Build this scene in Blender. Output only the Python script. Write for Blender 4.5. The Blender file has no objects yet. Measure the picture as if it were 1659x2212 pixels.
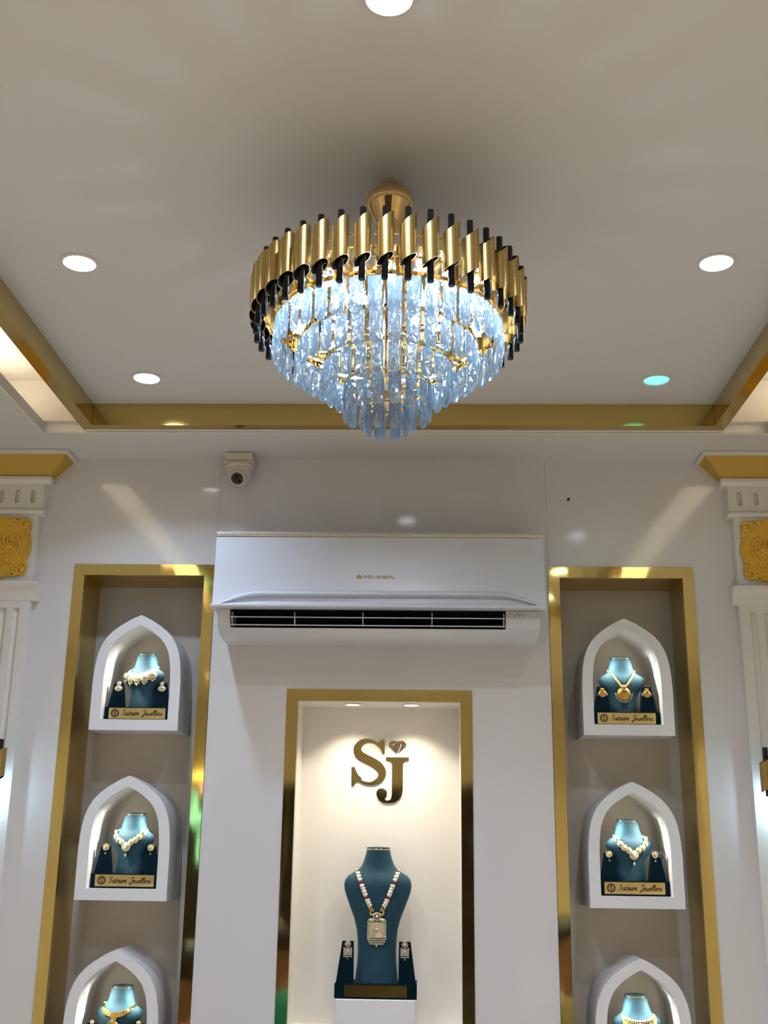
import bpy, math, random
from mathutils import Matrix, Vector
random.seed(7)
PI = math.pi
sc = bpy.context.scene
col = sc.collection

# ------------------------------------------------------------------ camera
FPX = 2425.0
cam_d = bpy.data.cameras.new('camera')
cam_d.sensor_fit = 'HORIZONTAL'
cam_d.sensor_width = 36.0
cam_d.lens = FPX / 1659.0 * 36.0
cam_d.clip_start = 0.05
cam = bpy.data.objects.new('camera', cam_d)
col.objects.link(cam)
fy = Vector((906 - 829.5, 1826.4 - 1106, FPX)).normalized()
fz = Vector((942.7 - 829.5, -7069 - 1106, FPX)).normalized()
fz = (fz - fy * fz.dot(fy)).normalized()
fx = fy.cross(fz)
Rw = Matrix((fx, fy, fz))
right, up, fwd = Rw @ Vector((1, 0, 0)), Rw @ Vector((0, -1, 0)), Rw @ Vector((0, 0, 1))
mw = Matrix((right, up, -fwd)).transposed().to_4x4()
mw.translation = Vector((0.13, -3.6, 1.60))
cam.matrix_world = mw
sc.camera = cam

# ------------------------------------------------------------------ world and exposure
world = bpy.data.worlds.new('world')
sc.world = world
world.use_nodes = True
world.node_tree.nodes['Background'].inputs[0].default_value = (0.55, 0.52, 0.5, 1)
world.node_tree.nodes['Background'].inputs[1].default_value = 0.05
sc.view_settings.view_transform = 'Standard'
sc.view_settings.look = 'None'
sc.view_settings.gamma = 1.0
sc.view_settings.use_curve_mapping = False
sc.view_settings.exposure = 0.18
sc.cycles.use_denoising = True
sc.cycles.adaptive_threshold = 0.18
sc.cycles.max_bounces = 6
sc.cycles.transmission_bounces = 6
sc.cycles.transparent_max_bounces = 10
sc.cycles.glossy_bounces = 6
sc.cycles.sample_clamp_indirect = 6.0
sc.cycles.caustics_refractive = False
sc.cycles.caustics_reflective = False

# light strengths (emission of the lamps in the room, plus the added rear ones)
W_DOWN = 4.0        # watts of one tray downlight
W_REAR = 7.5
W_COVE = 3.2
W_LED = 0.55
W_BOX = 0.24
W_NICHE = 0.85
W_SCONCE = 0.6
SPREAD = 125

# ------------------------------------------------------------------ helpers
class MB:
    def __init__(s):
        s.v = []; s.f = []; s.m = []; s.M = None; s.mi = 0
    def add(s, vs, fs):
        b = len(s.v)
        for p in vs:
            p = Vector(p)
            s.v.append(tuple(s.M @ p) if s.M is not None else tuple(p))
        for f in fs:
            s.f.append([b + i for i in f]); s.m.append(s.mi)
        return s
    def box(s, x0, x1, y0, y1, z0, z1):
        v = [(x0,y0,z0),(x1,y0,z0),(x1,y1,z0),(x0,y1,z0),(x0,y0,z1),(x1,y0,z1),(x1,y1,z1),(x0,y1,z1)]
        return s.add(v, [(0,3,2,1),(4,5,6,7),(0,1,5,4),(1,2,6,5),(2,3,7,6),(3,0,4,7)])
    def prism(s, pts, a0, a1, axis='y'):
        n = len(pts)
        def P(p, a):
            return (p[0], a, p[1]) if axis == 'y' else ((a, p[0], p[1]) if axis == 'x' else (p[0], p[1], a))
        v = [P(p, a0) for p in pts] + [P(p, a1) for p in pts]
        f = [list(range(n)), list(range(2*n-1, n-1, -1))]
        f += [(i, n+i, n+(i+1) % n, (i+1) % n) for i in range(n)]
        return s.add(v, f)
    def rings(s, rs, closed=True, cap0=True, cap1=True):
        n = len(rs[0]); v = [p for r in rs for p in r]; f = []
        for k in range(len(rs)-1):
            for i in range(n if closed else n-1):
                j = (i+1) % n
                f.append((k*n+i, k*n+j, (k+1)*n+j, (k+1)*n+i))
        if cap0: f.append(list(range(n-1, -1, -1)))
        if cap1: f.append([(len(rs)-1)*n+i for i in range(n)])
        return s.add(v, f)
    def lathe(s, prof, n=24, c=(0,0,0), cap0=True, cap1=True):
        rs = [[(c[0]+r*math.cos(2*PI*i/n), c[1]+r*math.sin(2*PI*i/n), c[2]+z) for i in range(n)] for r, z in prof]
        return s.rings(rs, True, cap0, cap1)
    def tube(s, path, rad, n=8, closed=False):
        path = [Vector(p) for p in path]; m = len(path)
        rad = [rad]*m if not isinstance(rad, (list, tuple)) else rad
        rs = []; ref = None
        for i, p in enumerate(path):
            a = path[(i-1) % m] if (closed or i > 0) else p
            b = path[(i+1) % m] if (closed or i < m-1) else p
            t = (b-a).normalized()
            if ref is None:
                ref = Vector((0,0,1)) if abs(t.z) < 0.9 else Vector((1,0,0))
            u = (ref - t*ref.dot(t)).normalized(); w = t.cross(u); ref = u
            rs.append([tuple(p + (u*math.cos(2*PI*k/n) + w*math.sin(2*PI*k/n))*rad[i]) for k in range(n)])
        if closed:
            rs.append(rs[0]); return s.rings(rs, True, False, False)
        return s.rings(rs)
    def ball(s, c, r, nu=8, nv=6, sc_=(1,1,1)):
        v = [(c[0], c[1], c[2]+r*sc_[2])]; f = []
        for k in range(1, nv):
            th = PI*k/nv
            for i in range(nu):
                a = 2*PI*i/nu
                v.append((c[0]+r*sc_[0]*math.sin(th)*math.cos(a), c[1]+r*sc_[1]*math.sin(th)*math.sin(a), c[2]+r*sc_[2]*math.cos(th)))
        v.append((c[0], c[1], c[2]-r*sc_[2])); L = len(v)-1
        for i in range(nu):
            j = (i+1) % nu
            f.append((0, 1+i, 1+j))
            for k in range(nv-2):
                f.append((1+k*nu+i, 1+(k+1)*nu+i, 1+(k+1)*nu+j, 1+k*nu+j))
            f.append((1+(nv-2)*nu+i, L, 1+(nv-2)*nu+j))
        return s.add(v, f)
    def sheet(s, xs, zs, holes, y0, y1):
        # slab in the xz plane between y0 and y1 with rectangular holes
        inh = lambda x, z: any(h[0]-1e-6 < x < h[1]+1e-6 and h[2]-1e-6 < z < h[3]+1e-6 for h in holes)
        for i in range(len(xs)-1):
            for k in range(len(zs)-1):
                if not inh((xs[i]+xs[i+1])/2, (zs[k]+zs[k+1])/2):
                    s.box(xs[i], xs[i+1], y0, y1, zs[k], zs[k+1])
        return s
    def mesh(s, name, mats, smooth=None):
        me = bpy.data.meshes.new(name)
        me.from_pydata(s.v, [], s.f)
        for m in (mats if isinstance(mats, (list, tuple)) else [mats]): me.materials.append(m)
        me.polygons.foreach_set('material_index', s.m)
        me.update()
        import bmesh
        bm = bmesh.new(); bm.from_mesh(me)
        bmesh.ops.recalc_face_normals(bm, faces=bm.faces); bm.to_mesh(me); bm.free()
        if smooth is not None:
            me.polygons.foreach_set('use_smooth', [True]*len(me.polygons))
            me.set_sharp_from_angle(angle=math.radians(smooth))
        return me
    def build(s, name, mats, parent=None, smooth=None, bevel=0):
        o = bpy.data.objects.new(name, s.mesh(name, mats, smooth)); col.objects.link(o)
        if parent: o.parent = parent
        if bevel:
            b = o.modifiers.new('bevel', 'BEVEL'); b.width = bevel; b.segments = 2; b.limit_method = 'ANGLE'
        return o

def inst(name, me, parent, loc=(0,0,0), rz=0, scale=None):
    o = bpy.data.objects.new(name, me); col.objects.link(o)
    o.parent = parent; o.location = loc; o.rotation_euler = (0,0,rz)
    if scale: o.scale = scale
    return o

def tag(o, label=None, cat=None, group=None, kind=None):
    if label: o['label'] = label
    if cat: o['category'] = cat
    if group: o['group'] = group
    if kind: o['kind'] = kind
    return o

def thing(name, label, cat, loc=(0,0,0), rz=0, group=None):
    o = bpy.data.objects.new(name, None); col.objects.link(o)
    o.location = loc; o.rotation_euler = (0,0,rz); o.empty_display_size = 0.05
    return tag(o, label, cat, group)

def struct(name, parent=None):
    o = bpy.data.objects.new(name, None); col.objects.link(o)
    if parent: o.parent = parent
    else: o['kind'] = 'structure'
    return o

def copy_tree(o, parent=None):
    c = o.copy(); col.objects.link(c)
    if parent: c.parent = parent
    for ch in list(o.children): copy_tree(ch, c)
    return c

# ------------------------------------------------------------------ materials
def mat(name, base, rough=0.5, metal=0.0, bump=None, vary=None, coat=0.0, sheen=0.0, spec=0.5, **kw):
    m = bpy.data.materials.new(name); m.use_nodes = True
    nt = m.node_tree; b = nt.nodes['Principled BSDF']
    b.inputs['Base Color'].default_value = (*base, 1)
    b.inputs['Roughness'].default_value = rough
    b.inputs['Metallic'].default_value = metal
    b.inputs['Coat Weight'].default_value = coat
    b.inputs['Coat Roughness'].default_value = 0.06
    b.inputs['Specular IOR Level'].default_value = spec
    if sheen:
        b.inputs['Sheen Weight'].default_value = sheen
        b.inputs['Sheen Roughness'].default_value = 0.35
        b.inputs['Sheen Tint'].default_value = kw.get('sheen_tint', (0.4, 0.75, 0.9, 1))
    tc = nt.nodes.new('ShaderNodeTexCoord')
    co = tc.outputs['Object']
    if kw.get('stretch'):
        mp = nt.nodes.new('ShaderNodeMapping'); mp.inputs['Scale'].default_value = kw['stretch']
        nt.links.new(co, mp.inputs[0]); co = mp.outputs[0]
    if vary:
        scale, amt = vary
        nz = nt.nodes.new('ShaderNodeTexNoise'); nz.inputs['Scale'].default_value = scale; nz.inputs['Detail'].default_value = 3
        nt.links.new(co, nz.inputs['Vector'])
        mx = nt.nodes.new('ShaderNodeMix'); mx.data_type = 'RGBA'
        mx.inputs[6].default_value = (*[c*(1-amt) for c in base], 1)
        mx.inputs[7].default_value = (*[min(1, c*(1+amt)) for c in base], 1)
        nt.links.new(nz.outputs['Fac'], mx.inputs[0]); nt.links.new(mx.outputs[2], b.inputs['Base Color'])
    if bump:
        scale, strength, dist = bump
        nz = nt.nodes.new('ShaderNodeTexNoise'); nz.inputs['Scale'].default_value = scale; nz.inputs['Detail'].default_value = kw.get('bdetail', 2)
        nt.links.new(co, nz.inputs['Vector'])
        bp = nt.nodes.new('ShaderNodeBump'); bp.inputs['Strength'].default_value = strength; bp.inputs['Distance'].default_value = dist
        nt.links.new(nz.outputs['Fac'], bp.inputs['Height']); nt.links.new(bp.outputs[0], b.inputs['Normal'])
        if coat: nt.links.new(bp.outputs[0], b.inputs['Coat Normal'])
    return m

def emit(name, c, strength, base=(0.8,0.8,0.8)):
    m = bpy.data.materials.new(name); m.use_nodes = True
    b = m.node_tree.nodes['Principled BSDF']
    b.inputs['Base Color'].default_value = (*base, 1)
    b.inputs['Emission Color'].default_value = (*c, 1)
    b.inputs['Emission Strength'].default_value = strength
    return m

M = {}
M['wall'] = mat('white_laminate', (0.74, 0.72, 0.71), 0.09, spec=0.75, bump=(1.6, 0.10, 0.02))
M['niche_wall'] = mat('cream_laminate', (0.76, 0.69, 0.58), 0.14, spec=0.6, bump=(2.0, 0.08, 0.02))
M['niche_white'] = mat('niche_white_laminate', (0.86, 0.83, 0.77), 0.2)
M['ceil'] = mat('ceiling_paint', (0.74, 0.715, 0.68), 0.42, vary=(1.2, 0.03), bump=(9, 0.05, 0.01))
M['soffit'] = mat('soffit_paint', (0.74, 0.71, 0.67), 0.4, vary=(2, 0.03))
M['cream'] = mat('cream_paint', (0.82, 0.76, 0.66), 0.5)
M['gold_mirror'] = mat('gold_mirror_sheet', (0.77, 0.64, 0.26), 0.06, 1.0, bump=(7.0, 0.10, 0.012), bdetail=1, stretch=(1.6, 1.6, 0.5))
M['gold_sheet'] = mat('gold_satin_sheet', (0.62, 0.45, 0.13), 0.30, 1.0, bump=(5.0, 0.06, 0.01))
M['gold_beam'] = mat('gold_beam_sheet', (0.60, 0.45, 0.15), 0.12, 1.0, bump=(4.0, 0.05, 0.01))
M['gold_paint'] = mat('gold_paint', (0.58, 0.36, 0.05), 0.42, 0.25)
M['gold_relief'] = mat('gold_relief_paint', (0.86, 0.53, 0.07), 0.34, 0.5, vary=(30, 0.12))
M['gold_brushed'] = mat('brushed_gold', (0.50, 0.36, 0.135), 0.36, 1.0, vary=(300, 0.06), stretch=(1, 1, 0.2))
M['gold_polish'] = mat('polished_gold', (0.90, 0.66, 0.32), 0.05, 1.0)
M['champagne'] = mat('champagne_gold', (0.85, 0.66, 0.45), 0.08, 1.0)
M['trim_metal'] = mat('pale_gold_trim', (0.78, 0.70, 0.54), 0.2, 0.9)
M['gold_jewel'] = mat('jewel_gold', (0.95, 0.68, 0.22), 0.22, 1.0, vary=(200, 0.2))
M['gold_antique'] = mat('antique_gold', (0.80, 0.52, 0.14), 0.3, 0.9, vary=(300, 0.35))
M['pearl'] = mat('pearl', (0.86, 0.76, 0.62), 0.25, coat=0.4)
M['pale_stone'] = mat('pale_kundan', (0.86, 0.66, 0.44), 0.22, 0.5, vary=(250, 0.45))
M['pink_stone'] = mat('pink_stone', (0.62, 0.38, 0.38), 0.12, coat=0.5)
M['ruby'] = mat('ruby_bead', (0.22, 0.01, 0.03), 0.15, coat=0.5)
M['diamond'] = mat('clear_stone', (0.9, 0.88, 0.85), 0.05, 0.3, coat=0.6)
M['oxid'] = mat('oxidised_silver', (0.12, 0.12, 0.14), 0.3, 0.8)
M['black'] = mat('black_gloss', (0.006, 0.006, 0.008), 0.10, spec=0.35)
M['black_in'] = mat('black_lining', (0.01, 0.009, 0.008), 0.45)
M['white_plastic'] = mat('white_plastic', (0.66, 0.67, 0.71), 0.35, vary=(3, 0.02))
M['grey_plastic'] = mat('grey_plastic', (0.55, 0.55, 0.54), 0.4)
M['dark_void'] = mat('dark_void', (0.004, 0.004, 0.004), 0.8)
M['gypsum'] = mat('white_gypsum_gloss', (0.82, 0.79, 0.74), 0.12, spec=0.6)
M['box_white'] = mat('white_lacquer', (0.84, 0.83, 0.83), 0.25)
M['velvet'] = mat('teal_velvet', (0.006, 0.050, 0.078), 0.8, sheen=0.42, vary=(40, 0.35))
M['velvet_dark'] = mat('navy_velvet', (0.0015, 0.011, 0.019), 0.95, sheen=0.04, spec=0.08)
M['plate'] = mat('gold_name_plate', (0.78, 0.58, 0.20), 0.12, 1.0, bump=(30, 0.05, 0.002))
M['plate_satin'] = mat('satin_gold_plate', (0.85, 0.66, 0.28), 0.36, 1.0, vary=(25, 0.12))
M['ink'] = mat('black_print', (0.01, 0.01, 0.01), 0.5)
M['gold_ink'] = mat('gold_badge', (0.32, 0.26, 0.06), 0.3, 0.6)
M['cctv'] = mat('camera_shell', (0.74, 0.68, 0.58), 0.4)
M['floor'] = mat('cream_floor_tile', (0.80, 0.735, 0.62), 0.2, vary=(1.5, 0.06))
M['side'] = mat('cream_side_wall', (0.72, 0.66, 0.56), 0.35, vary=(0.8, 0.08))
M['dark_glass'] = mat('dark_shopfront', (0.015, 0.016, 0.018), 0.08)
M['frame_metal'] = mat('shopfront_frame', (0.25, 0.22, 0.18), 0.4, 0.5)
M['skin'] = mat('skin', (0.30, 0.15, 0.085), 0.5)
M['lips'] = mat('lips', (0.26, 0.09, 0.07), 0.5)
M['hair'] = mat('black_hair', (0.008, 0.006, 0.006), 0.4)
M['eye'] = mat('eye', (0.05, 0.035, 0.03), 0.2)
M['stool'] = mat('stool_leather', (0.08, 0.05, 0.03), 0.4)
M['chrome'] = mat('chrome', (0.7, 0.7, 0.7), 0.12, 1.0)
M['e_down'] = emit('downlight_lens', (0.90, 0.95, 1.0), 8.0)
M['e_teal'] = emit('downlight_lens_teal', (0.08, 0.85, 0.85), 1.0)
M['e_rear'] = emit('downlight_lens_warm', (1.0, 0.83, 0.62), 3.0)
M['e_led'] = emit('led_bead', (0.70, 0.87, 1.0), 25.0)
M['e_sconce'] = emit('sconce_bulb', (0.62, 0.85, 1.0), 3.0)
M['e_strip'] = emit('cove_strip', (1.0, 0.84, 0.62), 0.5)
for k in ('e_down', 'e_teal', 'e_rear', 'e_led', 'e_sconce', 'e_strip'): M[k].cycles.emission_sampling = 'NONE'

def lamp(kind, parent, loc, color, watts, size=0.05, spread=180, rot=None, size_y=None):
    L = bpy.data.lights.new('lamp_light', kind); L.color = color; L.energy = watts
    if kind == 'AREA':
        L.shape = 'RECTANGLE' if size_y else 'DISK'; L.size = size; L.spread = math.radians(spread)
        if size_y: L.size_y = size_y
    else:
        L.shadow_soft_size = size
    o = bpy.data.objects.new('lamp_light', L); col.objects.link(o); o.parent = parent; o.location = loc
    if rot: o.rotation_euler = rot
    return o

def crystal_mat():  # blue tint and translucent share put the LED glow into the glass
    m = bpy.data.materials.new('faceted_crystal'); m.use_nodes = True
    nt = m.node_tree; nt.nodes.remove(nt.nodes['Principled BSDF'])
    out = nt.nodes['Material Output']
    g = nt.nodes.new('ShaderNodeBsdfGlass'); g.inputs['Color'].default_value = (0.85, 0.925, 1, 1); g.inputs['IOR'].default_value = 1.5; g.inputs['Roughness'].default_value = 0.02
    t = nt.nodes.new('ShaderNodeBsdfTransparent'); t.inputs[0].default_value = (0.80, 0.90, 1, 1)
    tr = nt.nodes.new('ShaderNodeBsdfTranslucent'); tr.inputs[0].default_value = (0.58, 0.77, 1.0, 1)
    gl = nt.nodes.new('ShaderNodeBsdfGlossy'); gl.inputs[0].default_value = (0.9, 0.95, 1, 1); gl.inputs['Roughness'].default_value = 0.06
    def mix(f, a, b):
        x = nt.nodes.new('ShaderNodeMixShader'); x.inputs[0].default_value = f
        nt.links.new(a.outputs[0], x.inputs[1]); nt.links.new(b.outputs[0], x.inputs[2]); return x
    a = mix(0.30, g, t); b = mix(0.4, tr, gl); c = mix(0.30, a, b)
    nt.links.new(c.outputs[0], out.inputs['Surface'])
    return m
M['crystal'] = crystal_mat()

# ------------------------------------------------------------------ dimensions (metres; y = 0 is the wall face)
HS = 2.853      # soffit
HC = 2.925      # main ceiling panel
XR = 2.3        # side walls
YB = -6.5       # shopfront behind the viewer
D = 0.19        # niche depth
PX = 0.547      # joint of the middle wall panel
NX0, NX1, NZ1, NZ0 = 0.5476, 1.020, 2.483, 0.30   # side niche incl. frame
CX, CZ1, CZ0 = 0.296, 2.076, 1.03                # middle niche incl. frame
FW = 0.037      # gold frame width

# ------------------------------------------------------------------ setting: walls
wb = struct('wall_back')
MB().sheet([-PX, -CX, CX, PX], [0, CZ0, CZ1, HS], [(-CX, CX, CZ0, CZ1)], 0, 0.02).build('wall_panel', M['wall'], wb)
for s in (-1, 1):
    xs = sorted([s*XR, s*NX1, s*NX0])
    MB().sheet(xs, [0, NZ0, NZ1, HS], [tuple(sorted((s*NX1, s*NX0)))+(NZ0, NZ1)], 0, 0.02).build('wall_panel', M['wall'], wb)
    a, b = sorted((s*NX0, s*NX1))
    MB().box(a, b, D, D+0.02, NZ0, NZ1).build('niche_back', M['niche_wall'], wb)
MB().box(-CX, CX, D, D+0.02, CZ0, CZ1).build('niche_back', M['niche_white'], wb)
MB().box(-XR, XR, D+0.021, D+0.06, 0, HS).build('wall_core', M['side'], wb)

def frame(n, x0, x1, z0, z1, reveal_mat):
    t = struct('trim_%d' % n)
    y0, y1 = -0.003, 0.02
    w = FW
    for pts in ([(x0,z1),(x1,z1),(x1-w,z1-w),(x0+w,z1-w)], [(x0,z0),(x0+w,z0+w),(x0+w,z1-w),(x0,z1)],
                [(x1,z1),(x1,z0),(x1-w,z0+w),(x1-w,z1-w)], [(x0,z0),(x1,z0),(x1-w,z0+w),(x0+w,z0+w)]):
        cx_, cz_ = sum(p[0] for p in pts)/4, sum(p[1] for p in pts)/4
        pts = [(cx_+(p[0]-cx_)*(1-0.0004/max(0.02, abs(p[0]-cx_))), p[1]) for p in pts]
        MB().prism(pts, y0, y1).build('frame_strip', M['gold_mirror'], t)
    a, b, c, d = x0+w, x1-w, z0+w, z1-w
    e = 0.003
    MB().box(a-e, a, 0.0205, D, c, d).build('reveal_panel', reveal_mat, t)
    MB().box(b, b+e, 0.0205, D, c, d).build('reveal_panel', reveal_mat, t)
    MB().box(a-e, b+e, 0.0205, D, d, d+e).build('reveal_panel', reveal_mat, t)
    MB().box(a-e, b+e, 0.0205, D, c-e, c).build('reveal_panel', reveal_mat, t)
    return t
frame(1, -NX1, -NX0, NZ0, NZ1, M['gold_sheet'])
frame(2, NX0, NX1, NZ0, NZ1, M['gold_sheet'])
frame(3, -CX, CX, CZ0, CZ1, M['niche_white'])

tag(MB().box(-XR, XR, YB-0.3, 0.0, -0.05, 0).build('floor', M['floor']), kind='structure')
tag(MB().box(-XR-0.05, -XR, YB-0.3, D+0.06, 0, HS).build('wall_left', M['side']), kind='structure')
tag(MB().box(XR, XR+0.05, YB-0.3, D+0.06, 0, HS).build('wall_right', M['side']), kind='structure')
wf = struct('wall_front')
MB().sheet([-XR, -2.15, 1.0, XR], [0, 2.12, HS], [(-2.15, 1.0, 0, 2.12)], YB-0.06, YB).build('wall_panel', M['side'], wf)
for k in range(3):
    x0 = -2.15 + k*1.05
    MB().box(x0+0.03, x0+1.02, YB-0.055, YB-0.045, 0.05, 2.09).build('pane', M['dark_glass'], wf)
    MB().sheet([x0, x0+0.03, x0+1.02, x0+1.05], [0, 0.05, 2.09, 2.12], [(x0+0.03, x0+1.02, 0.05, 2.09)], YB-0.07, YB-0.03).build('door_frame', M['frame_metal'], wf)

# ------------------------------------------------------------------ setting: ceiling with a tray
TX0, TX1 = -0.905, 1.036          # inner faces of the gold beam
TY1, TY0 = -0.325, -2.775
BW = 0.038
SX0, SX1 = -1.075, 1.210          # soffit opening
SY1, SY0 = -0.268, -2.832
ce = struct('ceiling')
def slab(x0, x1, y0, y1, z0, z1, m, name, par=ce): return MB().box(x0, x1, y0, y1, z0, z1).build(name, m, par)
slab(-XR, XR, SY1, D+0.06, HS, HS+0.03, M['soffit'], 'soffit_board')
slab(-XR, XR, YB-0.3, SY0, HS, HS+0.03, M['soffit'], 'soffit_board')
slab(-XR, SX0, SY0, SY1, HS, HS+0.03, M['soffit'], 'soffit_board')
slab(SX1, XR, SY0, SY1, HS, HS+0.03, M['soffit'], 'soffit_board')
slab(TX0-0.0005, TX1+0.0005, TY0, TY1, HC, HC+0.02, M['ceil'], 'ceiling_board')
slab(-XR, XR, YB-0.3, D+0.06, 3.02, 3.05, M['cream'], 'upper_slab')
for x0, x1 in ((SX0-0.16, SX0-0.14), (SX1+0.14, SX1+0.16)):
    slab(x0, x1, SY0, SY1, HS+0.03, 3.02, M['cream'], 'cove_wall')
for x0, x1 in ((SX0-0.16, TX0-BW), (TX1+BW, SX1+0.16)):
    slab(x0, x1, TY1+BW, SY1+0.01, HS+0.03, 3.02, M['cream'], 'cove_wall')
    slab(x0, x1, SY0-0.01, TY0-BW, HS+0.03, 3.02, M['cream'], 'cove_wall')
for x in (SX0-0.10, SX1+0.07):
    slab(x, x+0.03, SY0+0.1, SY1-0.12, HS+0.031, HS+0.037, M['e_strip'], 'cove_strip')
    lamp('AREA', ce, (x+0.015, (SY0+SY1)/2-0.01, HS+0.039), (1.0, 0.91, 0.77), W_COVE, 0.028, 180, (PI, 0, 0), SY1-SY0-0.25)

tr = struct('trim_4')   # gold clad beam round the tray
def mitre(pts, name='beam_board'): return MB().prism(pts, HS, 3.02, 'z').build(name, M['gold_beam'], tr)
ox0, ox1, oy0, oy1 = TX0-BW, TX1+BW, TY0-BW, TY1+BW
g = 0.0006
mitre([(TX0+g,TY1),(TX1-g,TY1),(ox1-g,oy1),(ox0+g,oy1)])
mitre([(TX0,TY0),(TX0,TY1-g),(ox0,oy1-g),(ox0,oy0)])
mitre([(TX1,TY1-g),(TX1,TY0),(ox1,oy0),(ox1,oy1-g)])
mitre([(TX1-g,TY0),(TX0+g,TY0),(ox0+g,oy0),(ox1-g,oy0)])
tm = struct('trim_5')   # cream moulding on the soffit edge
lw = 0.012
for a in ((SX0-lw, SX1+lw, SY1, SY1+lw), (SX0-lw, SX1+lw, SY0-lw, SY0), (SX0-lw, SX0, SY0, SY1), (SX1, SX1+lw, SY0, SY1)):
    MB().box(*a, HS-0.004, HS-0.0002).build('moulding', M['cream'], tm, bevel=0.001)
MB().box(TX0-BW, TX1+BW, oy1, SY1, HS+0.0015, HS+0.03).build('filler_strip', M['cream'], tm)
MB().box(TX0-BW, TX1+BW, SY0, oy0, HS+0.0015, HS+0.03).build('filler_strip', M['cream'], tm)

# ------------------------------------------------------------------ downlights
COOL, BLUE, WARM, TEAL = (0.74, 0.82, 1.0), (0.56, 0.73, 1.0), (1.0, 0.89, 0.74), (0.30, 0.95, 0.95)
def downlight(x, y, z, lens, label, group, color, watts, r=0.035, spread=SPREAD, lr=0.94):
    t = thing('recessed_downlight', label, 'downlight', (x, y, z), 0, group)
    MB().lathe([(r*1.34, -0.0002), (r*1.32, -0.003), (r*1.10, -0.0045), (r*1.06, -0.002), (r*1.06, -0.0002)], 32, cap0=False, cap1=False).build('rim', M['ceil'], t, 40)
    MB().lathe([(r*1.04, -0.0010), (r*0.9, -0.0018), (0.0005, -0.0022)], 28, cap0=False).build('lens', M[lens], t, 60)
    lamp('AREA', t, (0, 0, -0.0030), color, watts, 2*r*lr, spread)
    return t
G = 'recessed downlights in the tray ceiling'
downlight(-0.687, -1.222, HC, 'e_down', 'bright white downlight in the tray ceiling, left of the chandelier drum', G, COOL, W_DOWN)
downlight(0.822, -1.214, HC, 'e_down', 'bright white downlight in the tray ceiling, right of the chandelier drum', G, COOL, W_DOWN)
downlight(-0.687, -0.533, HC, 'e_down', 'white downlight with a bluish halo near the left back corner of the tray', G, BLUE, W_DOWN)
downlight(0.822, -0.518, HC, 'e_teal', 'teal glowing downlight near the right back corner of the tray', G, TEAL, W_DOWN*0.07, lr=0.4)
downlight(0.075, -2.085, HC, 'e_down', 'white downlight cut by the top edge of the picture', G, COOL, W_DOWN)
downlight(0.07, -1.0, HC, 'e_down', 'white downlight hidden behind the chandelier', G, COOL, W_DOWN)
for x, sd in ((-0.687, 'left'), (0.822, 'right')):
    for y, rw in ((-1.88, 'nearer the chandelier'), (-2.57, 'nearer the shop door')):
        downlight(x, y, HC, 'e_down', 'white downlight above the viewer, %s side of the tray, %s' % (sd, rw), G, COOL, W_DOWN)
for x, sd in ((-1.5, 'left'), (0.07, 'middle'), (1.6, 'right')):  # unseen downlights added to give the warm ambient light
    for y, rw in ((-3.6, 'first'), (-5.3, 'second')):
        downlight(x, y, HS, 'e_rear', 'added warm downlight in the soffit behind the viewer, %s row, %s' % (rw, sd), 'added downlights behind the viewer', WARM, W_REAR, 0.05)
for x, sd in ((-0.089, 'left'), (0.1026, 'right')):
    downlight(x, 0.074, CZ1-FW, 'e_rear', 'small warm downlight in the roof of the middle niche, the %s one' % sd, 'downlights in the middle niche', (1.0, 0.88, 0.70), W_NICHE, 0.0225, 105)

# ------------------------------------------------------------------ chandelier
CHX, CHY = 0.0635, -1.547
ch = thing('crystal_chandelier', 'tiered crystal chandelier with a drum of slanted gold tubes and black rods', 'chandelier', (CHX, CHY, HC))
zc = lambda z: z - HC
MB().lathe([(0.008, -0.0005), (0.012, -0.006), (0.028, -0.014), (0.042, -0.026), (0.0505, -0.040), (0.0515, -0.050), (0.047, -0.060), (0.037, -0.078), (0.027, -0.096), (0.019, -0.108), (0.010, -0.112), (0.007, -0.113)], 40, cap0=True, cap1=True).build('canopy', M['gold_polish'], ch, 50)
MB().lathe([(0.006, -0.098), (0.006, zc(2.65))], 12).build('stem', M['gold_polish'], ch, 60)
pl = MB().lathe([(0.0, zc(2.652)), (0.234, zc(2.652)), (0.236, zc(2.648)), (0.234, zc(2.645)), (0.0, zc(2.645))], 64, cap0=False, cap1=False).build('top_plate', M['champagne'], ch, 30)
def ring(name, r, z, rad=0.0022, m='gold_polish', n=72):
    return MB().tube([(r*math.cos(2*PI*i/n), r*math.sin(2*PI*i/n), z) for i in range(n)], rad, 6, True).build(name, M[m], ch, 60)
ring('ring_wire', 0.249, zc(2.662)); ring('ring_wire', 0.249, zc(2.617))
# gold tube with slanted ends, black inside
tb = MB(); n = 22; ro, ri = 0.0158, 0.0147
zt = lambda x: 2.682 + 0.0145*x/ro
zb = lambda x: 2.603 + 0.0115*x/ro
rg = []
for r, fn in ((ro, zb), (ro, zt), (ri, zt), (ri, zb), (ro, zb)):
    rg.append([(r*math.cos(2*PI*i/n), r*math.sin(2*PI*i/n), zc(fn(r*math.cos(2*PI*i/n)))) for i in range(n)])
tb.rings(rg[0:2], True, False, False); tb.rings(rg[1:3], True, False, False)
tb.mi = 1; tb.rings(rg[2:4], True, False, False); tb.mi = 0; tb.rings(rg[3:5], True, False, False)
tube_me = tb.mesh('gold_tube', [M['gold_brushed'], M['black_in']], 40)
rod_me = MB().lathe([(0.0058, zc(2.563)), (0.0062, zc(2.5635)), (0.0062, zc(2.7072)), (0.0058, zc(2.7078))], 14).mesh('black_rod', M['black'], 50)
NT = 40; RT = 0.263
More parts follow.
